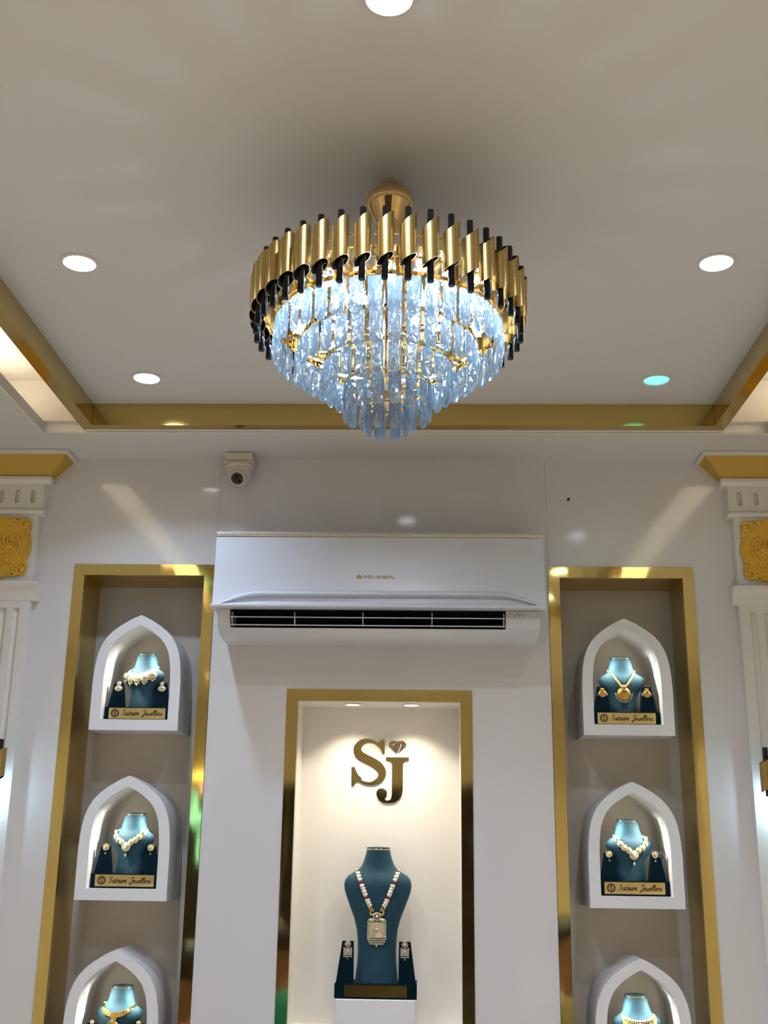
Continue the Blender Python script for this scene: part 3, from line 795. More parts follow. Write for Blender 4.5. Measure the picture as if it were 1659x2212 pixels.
def emblem(mb, x, z, r, y):
    for k in range(20):
        a = 2*PI*k/20
        mb.prism([(x+r*0.88*math.cos(a)+r*0.13*math.cos(2*PI*q/6), z+r*0.88*math.sin(a)+r*0.13*math.sin(2*PI*q/6)) for q in range(6)], y-0.0003, y)
    c = [(x+r*0.66*math.cos(2*PI*q/24), z+r*0.66*math.sin(2*PI*q/24)) for q in range(25)]
    stroke(mb, c, r*0.18, y, 0.0003, taper=False, curve=False)
    stroke(mb, [(x+r*.2, z+r*.25), (x, z+r*.38), (x-r*.2, z+r*.2), (x+r*.18, z-r*.15), (x, z-r*.38), (x-r*.2, z-r*.25)], r*0.15, y, 0.0003)
    stroke(mb, [(x, z+r*.5), (x, z-r*.5)], r*0.09, y, 0.0003, taper=False)

# ------------------------------------------------------------------ jewellery busts
SMALL = [(0.000, .049, .034, .000), (0.012, .048, .032, .000), (0.035, .046, .029, .001), (0.052, .047, .029, .001), (0.066, .053, .030, .001), (0.080, .063, .032, .001), (0.094, .073, .033, .001),
         (0.104, .077, .033, .002), (0.112, .0755, .032, .003), (0.119, .069, .030, .004), (0.125, .058, .028, .005), (0.131, .048, .027, .006), (0.139, .0425, .027, .007), (0.150, .039, .028, .008), (0.164, .0355, .028, .009), (0.176, .0335, .028, .010)]
LARGE = [(0.000, .0665, .050, .000), (0.020, .064, .046, .000), (0.050, .0605, .041, .001), (0.085, .0590, .037, .002), (0.120, .0605, .036, .003), (0.150, .0640, .036, .003), (0.180, .0720, .037, .003), (0.210, .0840, .039, .003),
         (0.240, .0960, .041, .003), (0.262, .1035, .042, .003), (0.280, .1058, .042, .004), (0.294, .1030, .040, .005), (0.306, .0940, .037, .007), (0.316, .0780, .034, .009), (0.324, .0630, .033, .010), (0.336, .0525, .033, .012), (0.352, .0455, .033, .013), (0.370, .0400, .033, .014), (0.384, .0375, .033, .015)]
def prof_at(P, z):
    z = max(P[0][0], min(P[-1][0], z))
    for a, b in zip(P, P[1:]):
        if z <= b[0]:
            t = (z-a[0])/(b[0]-a[0]); return [a[k]*(1-t)+b[k]*t for k in range(4)]
    return list(P[-1])
def surf(P, x, z, off=0.0):
    _, w, d, y = prof_at(P, z)
    q = max(0.0, 1-(abs(x)/w)**2.3)
    return y - d*q**(1/2.3) - off
def bust_mesh(P):
    n = 40; rs = []
    zs = []
    for a, b in zip(P, P[1:]): zs += [a[0], (a[0]+b[0])/2]
    zs.append(P[-1][0])
    for z in zs:
        _, w, d, y = prof_at(P, z); r = []
        for i in range(n):
            a = 2*PI*i/n; c, s = math.cos(a), math.sin(a); k = 1/((abs(c)**2.3+abs(s)**2.3)**(1/2.3))
            r.append((w*c*k, y+d*s*k, z))
        rs.append(r)
    return MB().rings(rs).mesh('bust', M['velvet'], 60)
small_me, large_me = bust_mesh(SMALL), bust_mesh(LARGE)
plate_txt = None
def stand(name, label, loc, P, me, rz, base_hw, base_h, base_d, blk, plate_hw, text=True, group='teal velvet jewellery stands'):
    """blk: (x_in_bottom, x_out_bottom, x_in_top, x_out_top, height)"""
    t = thing(name, label, 'jewellery stand', loc, 0, group)
    MB().box(-base_hw, base_hw, -base_d, base_d, 0, base_h).build('base', M['velvet_dark'], t, bevel=0.0015)
    ph = base_h*0.40
    pt = MB().box(-plate_hw, plate_hw, -base_d-0.0016, -base_d-0.0002, base_h*0.52-ph, base_h*0.52+ph).build('name_plate', M['plate_satin' if text else 'plate'], t)
    if text:
        pr = MB(); yy = -base_d-0.0017
        emblem(pr, -plate_hw*0.78, base_h*0.52, ph*0.80, yy)
        script(pr, 'Satnam Jewellers', -plate_hw*0.53, base_h*0.52-ph*0.38, ph*0.95, plate_hw*1.42, yy)
        pr.build('plate_print', M['ink'], pt)
    b = inst('bust', me, t, (0, 0.012, base_h), rz)
    zt_ = P[-1][0]; w, d, y = P[-1][1:4]
    el = lambda k, z: [(w*k*math.cos(2*PI*i/36), y+d*k*math.sin(2*PI*i/36), z) for i in range(36)]
    MB().tube(el(1.0, zt_+0.0022), 0.0016, 6, True).build('neck_ring', M['gold_polish'], b, 60)
    MB().rings([el(0.97, zt_+0.0005), el(1.0, zt_+0.004), el(0.97, zt_+0.008), el(0.6, zt_+0.0095), el(0.1, zt_+0.010)]).build('neck_cap', M['velvet'], b, 50)
    xi, xo, ti, to, h = blk
    for s in (-1, 1):
        q = lambda a, c, z, yf, yb: [(s*a, yf, z), (s*c, yf, z), (s*c, yb, z), (s*a, yb, z)]
        MB().rings([q(xi, xo, base_h, -base_d+0.004, -base_d+0.038), q(ti, to, base_h+h, -base_d+0.020, -base_d+0.030)]).build('earring_block', M['velvet_dark'], t, bevel=0.001)
    t['_'] = 0; del t['_']
    return t, b

def blk_y(blk, base_d, z):       # front face of an earring block at height z above the base
    return -base_d+0.004 + 0.016*z/blk[4]

# jewellery pieces -----------------------------------------------------------
def on(P, x, z, off): return (x, surf(P, x, z, off), z)
def jewel(name, label, cat, parent_loc, base_h, rz, group):
    t = thing(name, label, cat, (parent_loc[0], parent_loc[1]+0.012, parent_loc[2]+base_h), rz, group)
    t.rotation_euler[2] = rz
    return t
def Vpath(xs, zt, zb, n, pw=1.0, x_bot=0.0):
    # symmetric half path from the neck side (xs, zt) to the bottom (x_bot, zb)
    return [(x_bot+(xs-x_bot)*(1-t), zb+(zt-zb)*(1-t)**pw) for t in [i/(n-1) for i in range(n)]]
def beads(mb, P, path, r, off=0.0, sc_=(1,1,1)):
    for x, z in path: mb.ball(on(P, x, z, r*0.55+off), r, 8, 6, sc_)
def rosette(mb, P, x, z, r, n=8, off=0.001, rb=None):
    rb = rb or r*0.36
    for k in range(n):
        a = 2*PI*k/n
        mb.ball(on(P, x+(r-rb)*math.cos(a), z+(r-rb)*math.sin(a), off), rb, 6, 5)
class Flat:                      # flat surface to hang earrings on
    pass
def disc(mb, c, r, th, n=16, sx=1.0, sz=1.0):
    x, y, z = c
    R = lambda k, yy: [(x+r*sx*k*math.cos(2*PI*i/n), yy, z+r*sz*k*math.sin(2*PI*i/n)) for i in range(n)]
    mb.rings([R(0.92, y), R(1.0, y-th*0.4), R(0.85, y-th*0.9), R(0.5, y-th*1.15), R(0.05, y-th*1.2)])
def drop(mb, c, L, r):
    x, y, z = c
    mb.tube([(x, y, z), (x, y, z-L*0.45)], r*0.18, 5)
    mb.ball((x, y, z-L*0.72), r, 8, 7, (1, 0.7, 1.35))

# ---- middle niche: pedestal, stand, long necklace
ped = tag(MB().box(-0.1190, 0.1195, 0.012, 0.150, CZ0+FW+0.0005, 1.1585).build('pedestal', M['box_white'], None, bevel=0.002), 'white block pedestal under the big necklace bust', 'pedestal')
LBD = 0.062
lblk = (0.068, 0.120, 0.069, 0.104, 0.118)
lloc = (0.0005, 0.083, 1.159)
st, bl = stand('necklace_stand', 'tall teal velvet bust stand with a plain gold plate in the middle niche', lloc, LARGE, large_me, 0, 0.1235, 0.0415, LBD, lblk, 0.094, text=False)
P = LARGE
nk = jewel('necklace', 'long pearl and ruby necklace with a square gold pendant on the tall bust', 'necklace', lloc, 0.0415, 0, 'necklaces on velvet busts')
pathL = Vpath(0.0655, 0.322, 0.206, 15, 1.12, 0.016)
pr_, ru, go = MB(), MB(), MB()
for s in (-1, 1):
    for i, (x, z) in enumerate(pathL):
        x2 = s*x
        if i in (0,): go.ball(on(P, x2, z, 0.003), 0.0048, 8, 6); continue
        if i in (4, 9):
            for q in (-0.004, 0, 0.004): ru.ball(on(P, x2+q, z, 0.003), 0.0033, 7, 5, (1, 1, 1.3))
        elif i >= 13:
            for q in (-0.004, 0.004): go.ball(on(P, x2+q, z, 0.003), 0.0036, 7, 5)
        else:
            k = 0.0065 if i % 3 else 0.0052
            pr_.ball(on(P, x2, z, 0.003), k, 9, 7, (1.0, 0.7, 1.0))
            for q in (-0.0048, 0.0048): pr_.ball(on(P, x2+q, z+0.002, 0.002), 0.0034, 7, 5, (0.9, 0.8, 1.4))
    go.tube([on(P, s*a, b, 0.003) for a, b in ((0.0170, 0.2085), (0.0205, 0.200), (0.0170, 0.1935), (0.0115, 0.194), (0.0095, 0.199))], [0.0018, 0.0038, 0.0044, 0.0034, 0.0018], 7)
pr_.build('pearl_strands', M['pearl'], nk, 60); ru.build('ruby_bands', M['ruby'], nk, 60); go.build('gold_links', M['gold_jewel'], nk, 60)
pd = MB(); z0 = 0.150; yb = surf(P, 0, z0) - 0.003
rosette(pd, P, 0, 0.188, 0.0135, 12, 0.004, 0.0032); pd.ball(on(P, 0, 0.188, 0.005), 0.006, 10, 8)
pd.box(-0.0255, 0.0255, yb-0.0025, yb, z0-0.0245, z0+0.0235)
def pyr(m, hw, hz, y0, y1, k):
    m.rings([[(-hw,y0,z0-hz),(hw,y0,z0-hz),(hw,y0,z0+hz),(-hw,y0,z0+hz)], [(-hw*k,y1,z0-hz*k),(hw*k,y1,z0-hz*k),(hw*k,y1,z0+hz*k),(-hw*k,y1,z0+hz*k)]])
pyr(pd, 0.022, 0.0205, yb-0.0025, yb-0.0075, 0.5)
for s in (-1, 1):
    pd.ball((s*0.0165, yb-0.003, z0+0.0285), 0.0075, 10, 7, (1.35, 0.7, 0.75))
    for k in range(10): pd.ball((s*0.0272, yb-0.002, z0-0.025+k*0.0054), 0.0024, 6, 5)
for rowz, cnt, hw in ((-0.0285, 11, 0.0255), (-0.0345, 10, 0.0235), (-0.0405, 8, 0.019)):
    for k in range(cnt): pd.ball((-hw+2*hw*k/(cnt-1), yb-0.002, z0+rowz), 0.0026, 6, 5)
pd.ball((0, yb-0.003, z0-0.0455), 0.0036, 8, 6)
pdo = pd.build('pendant', M['pale_stone'], nk, 50)
ps = MB(); ps.ball((0, yb-0.0085, z0), 0.0062, 10, 8, (1, 0.7, 1)); ps.ball(on(P, 0, 0.188, 0.0095), 0.0034, 8, 6)
ps.build('pink_stones', M['pink_stone'], pdo, 60)

def earring(label, stand_loc, base_h, base_d, blk, s, z_top, maker, group):
    x = s*(blk[2]+blk[3])/2
    t = thing('earring', label, 'earring', (stand_loc[0]+x, stand_loc[1]+blk_y(blk, base_d, z_top)-0.0035, stand_loc[2]+base_h+z_top), 0, group)
    maker(t); return t
def ear_square(t):
    m = MB()
    for k in range(10): m.ball((0.0075*math.cos(2*PI*k/10), 0, -0.008+0.0075*math.sin(2*PI*k/10)), 0.0023, 6, 5)
    m.ball((0, -0.001, -0.008), 0.0045, 8, 6)
    m.box(-0.0105, 0.0105, -0.002, 0.001, -0.039, -0.018)
    for s in (-1, 1):
        for k in range(6): m.ball((s*0.0115, -0.001, -0.038+k*0.004), 0.002, 6, 4)
    for k in range(6): m.ball((-0.011+k*0.0044, -0.001, -0.043), 0.0024, 6, 5)
    m.ball((0, -0.001, -0.049), 0.003, 7, 5)
    o = m.build('setting', M['pale_stone'], t, 50)
    p = MB(); p.ball((0, -0.004, -0.008), 0.0028, 8, 6); p.ball((0, -0.002, -0.028), 0.005, 8, 6, (1, 0.6, 1)); p.build('stone', M['pink_stone'], t, 60)
for s, w_ in ((-1, 'left'), (1, 'right')):
    earring('square gold and pearl earring on the %s block of the tall bust stand' % w_, lloc, 0.0415, LBD, lblk, s, lblk[4]-0.001, ear_square, 'earrings on velvet blocks')

# ---- small stands
SBD = 0.048
sblk = (0.048, 0.099, 0.056, 0.086, 0.082)
SBH = 0.043
def small_stand(s, k, rz, label):
    loc = (BXC[s], 0.084, BZ[k]+0.0345)
    stand('necklace_stand', label, loc, SMALL, small_me, rz, 0.1055, SBH, SBD, sblk, 0.092)
    return loc
P = SMALL
# right top: gold bead necklace with crescent pendant
lB1 = small_stand(1, 0, 0.0, 'small teal velvet bust stand with black and gold name plate, top of the right niche')
nk = jewel('necklace', 'gold bead necklace with a round crescent pendant, top of the right niche', 'necklace', lB1, SBH, 0, 'necklaces on velvet busts')
m = MB()
for s in (-1, 1): beads(m, P, [(s*x, z) for x, z in Vpath(0.0425, 0.139, 0.084, 13, 1.15, 0.007)], 0.0044)
m.build('bead_strand', M['gold_jewel'], nk, 60)
def chand(m, pm, gm, c, r):
    x, y, z = c
    disc(m, (x, y, z), r, r*0.22, 20)
    m.tube([(x+r*0.82*math.cos(PI+PI*i/16*1.0), y-r*0.22, z+r*0.82*math.sin(PI+PI*i/16)) for i in range(17)], r*0.13, 6)
    m.tube([(x+r*0.5*math.cos(2*PI*i/16), y-r*0.26, z+r*0.14+r*0.5*math.sin(2*PI*i/16)) for i in range(16)], r*0.09, 6, True)
    m.ball((x, y-r*0.15, z+r*1.12), r*0.28, 8, 6); 
    for k in (-1, 1): m.ball((x+k*r*0.36, y-r*0.1, z+r*1.22), r*0.19, 7, 5)
    gm.ball((x, y-r*0.3, z+r*0.42), r*0.22, 8, 6, (0.8, 0.6, 1.3))
    for k in range(13):
        a = PI+PI*(k+0.0)/12
        pm.ball((x+r*1.2*math.cos(a), y-r*0.1, z-0.02*r+r*1.16*math.sin(a)), r*0.115, 6, 5)
pm, gm, cm = MB(), MB(), MB()
chand(cm, pm, gm, (0, surf(P, 0, 0.060)-0.001, 0.060), 0.0215)
c_ = cm.build('pendant', M['gold_antique'], nk, 50); pm.build('pearl_fringe', M['pearl'], c_, 60); gm.build('dark_stone', M['ruby'], c_, 60)
def ear_chand(t):
    a, b, c = MB(), MB(), MB(); chand(a, b, c, (0, 0, -0.022), 0.0125)
    a.build('setting', M['gold_antique'], t, 50); b.build('pearl_fringe', M['pearl'], t, 60); c.build('dark_stone', M['ruby'], t, 60)
for s, w_ in ((-1, 'left'), (1, 'right')):
    earring('gold crescent earring with pearl fringe on the %s block, top of the right niche' % w_, lB1, SBH, SBD, sblk, s, sblk[4]-0.001, ear_chand, 'earrings on velvet blocks')

# medallion collars (right middle, left middle)
def medallion_collar(loc, rz, label, zt, zb, xs, nmed=4):
    nk = jewel('necklace', label, 'necklace', loc, SBH, rz, 'necklaces on velvet busts')
    cord = MB()
    half = [(xs*math.cos(a), zb+(zt-zb)*(1-math.sin(a))**0.9) for a in [i*PI/2/22 for i in range(23)]]
    for s in (-1, 1): cord.tube([on(P, s*x, z, 0.002) for x, z in half[:10]], [0.0026]*10, 6)
    for s in (-1, 1): beads(cord, P, [(s*x, z) for x, z in half[8:]], 0.0024)
    cord.build('pearl_cord', M['pearl'], nk, 60)
    med, sto = MB(), MB()
    disc(med, (0,0,0), 0.0092, 0.003, 18)
    for k in range(12): med.ball((0.0086*math.cos(2*PI*k/12), -0.001, 0.0086*math.sin(2*PI*k/12)), 0.0019, 6, 4)
    sto.ball((0, -0.004, 0), 0.0040, 8, 6, (1, 0.7, 1))
    mm, sm = med.mesh('medallion', M['pale_stone'], 50), sto.mesh('stone', M['gold_jewel'], 60)
    for s in (-1, 1):
        for k in range(nmed):
            a = 0.30 + k*0.315
            x, z = xs*math.cos(a)*1.02, zb+(zt-zb)*(1-math.sin(a))**0.9
            o = inst('medallion', mm, nk, on(P, s*x, z, 0.002))
            o.rotation_euler = (0, 0, s*min(1.0, (x/prof_at(P, z)[1])**3*1.2))
            inst('stone', sm, o)
    pm = MB(); zz = zb-0.010; c = on(P, 0, zz, 0.002)
    disc(pm, c, 0.0145, 0.004, 22, 1.05, 1.0)
    for k in range(14): pm.ball((c[0]+0.0135*math.cos(2*PI*k/14), c[1]-0.002, c[2]+0.0125*math.sin(2*PI*k/14)), 0.0024, 6, 5)
    for s in (-1, 1): pm.ball((s*0.006, c[1]-0.005, c[2]+0.004), 0.004, 8, 6)
    drop(pm, (0, c[1]-0.002, c[2]-0.0145), 0.017, 0.0038)
    p = pm.build('pendant', M['pale_stone'], nk, 50)
    q = MB(); q.ball((0, c[1]-0.006, c[2]-0.002), 0.0055, 9, 7, (1, 0.6, 1)); q.build('stone', M['diamond'], p, 60)
    return nk
def ear_medal(t):
    m = MB(); disc(m, (0, 0.001, -0.008), 0.0098, 0.003, 18)
    for k in range(12): m.ball((0.009*math.cos(2*PI*k/12), -0.001, -0.008+0.009*math.sin(2*PI*k/12)), 0.0019, 6, 4)
    drop(m, (0, 0, -0.017), 0.015, 0.0034); m.build('setting', M['pale_stone'], t, 50)
    q = MB(); q.ball((0, -0.004, -0.008), 0.0045, 8, 6, (1, 0.7, 1)); q.build('stone', M['gold_jewel'], t, 60)
lB2 = small_stand(1, 1, 0.22, 'small teal velvet bust stand with pale gold name plate, middle of the right niche')
medallion_collar(lB2, 0.22, 'collar of round pearl medallions with a heart-shaped drop, middle of the right niche', 0.136, 0.086, 0.049)
lA2 = small_stand(-1, 1, -0.30, 'small teal velvet bust stand with mirror gold name plate, middle of the left niche')
medallion_collar(lA2, -0.30, 'collar of round pale medallions with a heart-shaped drop, middle of the left niche', 0.134, 0.090, 0.050)
for loc, nn_ in ((lB2, 'right'), (lA2, 'left')):
    for s, w_ in ((-1, 'left'), (1, 'right')):
        earring('round medallion earring with a drop on the %s block, middle of the %s niche' % (w_, nn_), loc, SBH, SBD, sblk, s, sblk[4]+0.004, ear_medal, 'earrings on velvet blocks')
dk = thing('dark_ornament', 'small dark silver ornament beside the right earring, middle of the right niche', 'ornament', (lB2[0]+0.090, lB2[1]+blk_y(sblk, SBD, sblk[4])-0.004, lB2[2]+SBH+sblk[4]-0.006))
m = MB()
for k in range(9): m.ball((0.006*math.sin(k*2.1), -0.002*(k % 3), -0.010+0.0025*k), 0.0042-0.0002*k, 6, 5)
m.build('bead_cluster', M['oxid'], dk, 60)

# left top: pearl choker with big oval flowers
lA1 = small_stand(-1, 0, -0.42, 'small teal velvet bust stand with dark gold name plate, top of the left niche')
nk = jewel('necklace', 'pearl choker with large oval flower medallions and bead clusters, top of the left niche', 'necklace', lA1, SBH, -0.42, 'necklaces on velvet busts')
m = MB(); half = [(0.050*math.cos(a), 0.110+0.026*(1-math.sin(a))) for a in [i*PI/2/16 for i in range(17)]]
for s in (-1, 1):
    for r in (0, 1, 2): beads(m, P, [(s*x, z-r*0.0045) for x, z in half], 0.0034)
m.build('pearl_rows', M['pearl'], nk, 60)
fl = MB(); disc(fl, (0,0,0), 0.0135, 0.004, 20, 1.1, 0.85)
for k in range(12): fl.ball((0.0138*math.cos(2*PI*k/12), -0.001, 0.0108*math.sin(2*PI*k/12)), 0.0026, 6, 5)
for k in range(5): fl.ball((0.005*math.cos(2*PI*k/5), -0.005, 0.004*math.sin(2*PI*k/5)), 0.0026, 6, 5)
for q in range(7): fl.ball((-0.009+0.003*q, -0.001, -0.0135-0.003*math.sin(PI*q/6)), 0.0022, 6, 5)
fl.ball((0, -0.002, -0.0205), 0.0028, 7, 5)
fm = fl.mesh('medallion', M['pale_stone'], 50)
for x, z in ((0, 0.094), (0.028, 0.0965), (-0.028, 0.0965), (0.054, 0.106), (-0.054, 0.106)):
    o = inst('medallion', fm, nk, on(P, x, z, 0.003)); o.rotation_euler = (0, 0, x*9)
def ear_oval(t):
    m = MB(); disc(m, (0, 0.001, -0.006), 0.0068, 0.003, 14)
    for k in range(8): m.ball((0.006*math.cos(2*PI*k/8), -0.001, -0.006+0.006*math.sin(2*PI*k/8)), 0.002, 6, 4)
    disc(m, (0, 0.001, -0.022), 0.0115, 0.004, 18, 1.15, 0.85)
    for k in range(5): m.ball((0.0045*math.cos(2*PI*k/5), -0.004, -0.022+0.0035*math.sin(2*PI*k/5)), 0.0022, 6, 4)
    for q in range(6): m.ball((-0.008+0.0032*q, 0, -0.0335-0.002*math.sin(PI*q/5)), 0.002, 6, 4)
    m.ball((0, 0, -0.040), 0.0028, 6, 5); m.build('setting', M['pale_stone'], t, 50)
for s, w_ in ((-1, 'left'), (1, 'right')):
    earring('oval flower earring on the %s block, top of the left niche' % w_, lA1, SBH, SBD, sblk, s, sblk[4]+0.001, ear_oval, 'earrings on velvet blocks')

# left bottom: flat gold collar with half-moon pendant
lA3 = small_stand(-1, 2, -0.25, 'small teal velvet bust stand at the bottom of the left niche')
nk = jewel('necklace', 'flat gold plate collar with a half-moon pendant, bottom of the left niche', 'necklace', lA3, SBH, -0.25, 'necklaces on velvet busts')
half = [(0.0515*math.cos(a), 0.104+0.030*(1-math.sin(a))) for a in [i*PI/2/10 for i in range(11)]]
for s in (-1, 1):
    for k in range(10):
        (x0, z0_), (x1, z1_) = half[k], half[k+1]; m = MB()
        hh = 0.0062 if k < 5 else 0.0075
        a, b = on(P, s*x0*0.99, z0_, 0.0), on(P, s*x1*1.01, z1_, 0.0)
        d = Vector((b[0]-a[0], 0, b[2]-a[2])).normalized(); nv = Vector((-d.z, 0, d.x))*hh*(1 if s < 0 else -1)
        q = lambda p, y: [(p[0]-nv.x, p[1]-y, p[2]-nv.z), (p[0]+nv.x, p[1]-y, p[2]+nv.z)]
        A0, B0, A1, B1 = q(a, 0.0006), q(b, 0.0006), q(a, 0.0042), q(b, 0.0042)
        m.rings([[A0[0], B0[0], B0[1], A0[1]], [A1[0], B1[0], B1[1], A1[1]]])
        m.build('collar_plate', M['gold_jewel'], nk, bevel=0.0008)
m = MB(); c = on(P, 0, 0.080, 0.002)
m.box(-0.010, 0.010, c[1]-0.003, c[1], 0.090, 0.097)
hm = [(0.020*math.cos(PI*i/16), 0.070+0.020*math.sin(PI*i/16)) for i in range(17)]
m.prism(hm, c[1]-0.004, c[1])
m.tube([(p[0]*0.82, c[1]-0.005, 0.070+(p[1]-0.070)*0.82) for p in hm], 0.0026, 6)
po = m.build('pendant', M['gold_jewel'], nk, 50)
m = MB()
for k in range(12): m.ball((-0.014+0.0056*(k % 6), c[1]-0.005, 0.074-0.007*(k//6)+0.002*(k % 2)), 0.0034, 7, 5)
for k in range(7): m.ball((-0.016+0.0053*k, c[1]-0.003, 0.059), 0.0030, 7, 5)
m.build('stones', M['pale_stone'], po, 60)
def ear_round(t):
    m = MB(); disc(m, (0, 0.001, -0.002), 0.0062, 0.003, 14); m.ball((0, 0, -0.012), 0.0045, 8, 6); drop(m, (0, 0, -0.016), 0.014, 0.004)
    m.build('setting', M['pale_stone'], t, 50)
for s, w_ in ((-1, 'left'), (1, 'right')):
    earring('round stud earring on the %s block, bottom of the left niche' % w_, lA3, SBH, SBD, sblk, s, sblk[4]+0.004, ear_round, 'earrings on velvet blocks')

# right bottom: dense gold bead bib
lB3 = small_stand(1, 2, 0.10, 'small teal velvet bust stand at the bottom of the right niche')
nk = jewel('necklace', 'wide gold bead bib edged with pearls, bottom of the right niche', 'necklace', lB3, SBH, 0.10, 'necklaces on velvet busts')
pm, gm = MB(), MB()
for r in range(11):
    n_ = 13 + r//2; spread = 0.0520 - 0.0004*r
    for s in (-1, 1):
        for k in range(n_):
            a = k*PI/2/(n_-1) if s > 0 else (k+0.5)*PI/2/n_
            x = s*spread*math.cos(a); z = 0.113+0.024*(1-math.sin(a)) - r*0.0042*(1+0.35*math.sin(a))
            if abs(x) > prof_at(P, z)[1]*0.985: continue
            (pm if r == 0 else gm).ball(on(P, x, z, 0.0016), 0.0033 if r == 0 else 0.0024, 6, 5)
pm.build('pearl_row', M['pearl'], nk, 60); gm.build('gold_bead_mesh', M['gold_jewel'], nk, 60)

# ------------------------------------------------------------------ monogram sign in the middle niche
sg = thing('monogram_sign', 'mirror gold S J monogram sign with a small diamond in the middle niche', 'sign', (0, D-0.0005, 0))
KX, KZ = 0.1888/1010, 0.2025/1140          # metres per traced unit
sx_ = lambda x: -0.0954 + (x-335)*KX
sz_ = lambda z: 1.9348 - (z-310)*KZ
T_ = 0.0030
m = MB()
sp_ = [(800,392),(720,345),(610,326),(500,365),(432,470),(470,585),(580,655),(700,715),(820,800),(880,905),(850,1015),(770,1080),(665,1110),(550,1090),(455,1035),(400,985)]
sw_ = [30,45,62,96,135,152,150,150,152,140,118,84,52,46,44,40]
stroke(m, [(sx_(a), sz_(b)) for a, b in sp_], [w*0.98*KX for w in sw_], 0, T_, curve=True)
m.prism([(sx_(a), sz_(b)) for a, b in ((858,308),(916,308),(916,566),(880,566),(850,490),(800,420),(764,400),(790,352),(830,352))], -T_-0.0002, 0)
m.prism([(sx_(a), sz_(b)) for a, b in ((335,815),(393,815),(415,880),(450,945),(520,1015),(500,1062),(430,1075),(400,1095),(390,1143),(343,1143))], -T_-0.0002, 0)
m.build('letter_s', M['gold_mirror'], sg)
m = MB()
jo = [(948,628),(1347,628),(1347,684),(1290,690),(1256,715),(1246,760),(1243,1220),(1225,1320),(1180,1390),(1100,1440),(1000,1458),(910,1448),(840,1405),(800,1350),(783,1290),(793,1235),(830,1200),(880,1193),(930,1208),(960,1245),(968,1290),(955,1340),(925,1385),(950,1408),(1000,1408),(1035,1385),(1052,1330),(1056,1240),(1056,770),(1045,718),(1010,692),(948,684)]
m.prism([(sx_(a), sz_(b)) for a, b in jo], -T_, 0)
m.build('letter_j', M['gold_mirror'], sg)
dm = bpy.data.objects.new('diamond_emblem', None); col.objects.link(dm); dm.parent = sg
for poly in ([(1025,332),(1068,384),(988,384)], [(1045,330),(1125,330),(1085,380)], [(1138,338),(1190,386),(1092,386)], [(1155,330),(1245,330),(1200,380)], [(1258,332),(1302,384),(1212,384)],
             [(988,408),(1072,408),(1118,540)], [(1088,408),(1200,408),(1150,545),(1132,540)], [(1216,408),(1302,408),(1166,540)]):
    MB().prism([(sx_(a), sz_(b)) for a, b in poly], -T_, 0).build('facet', M['champagne'], dm)

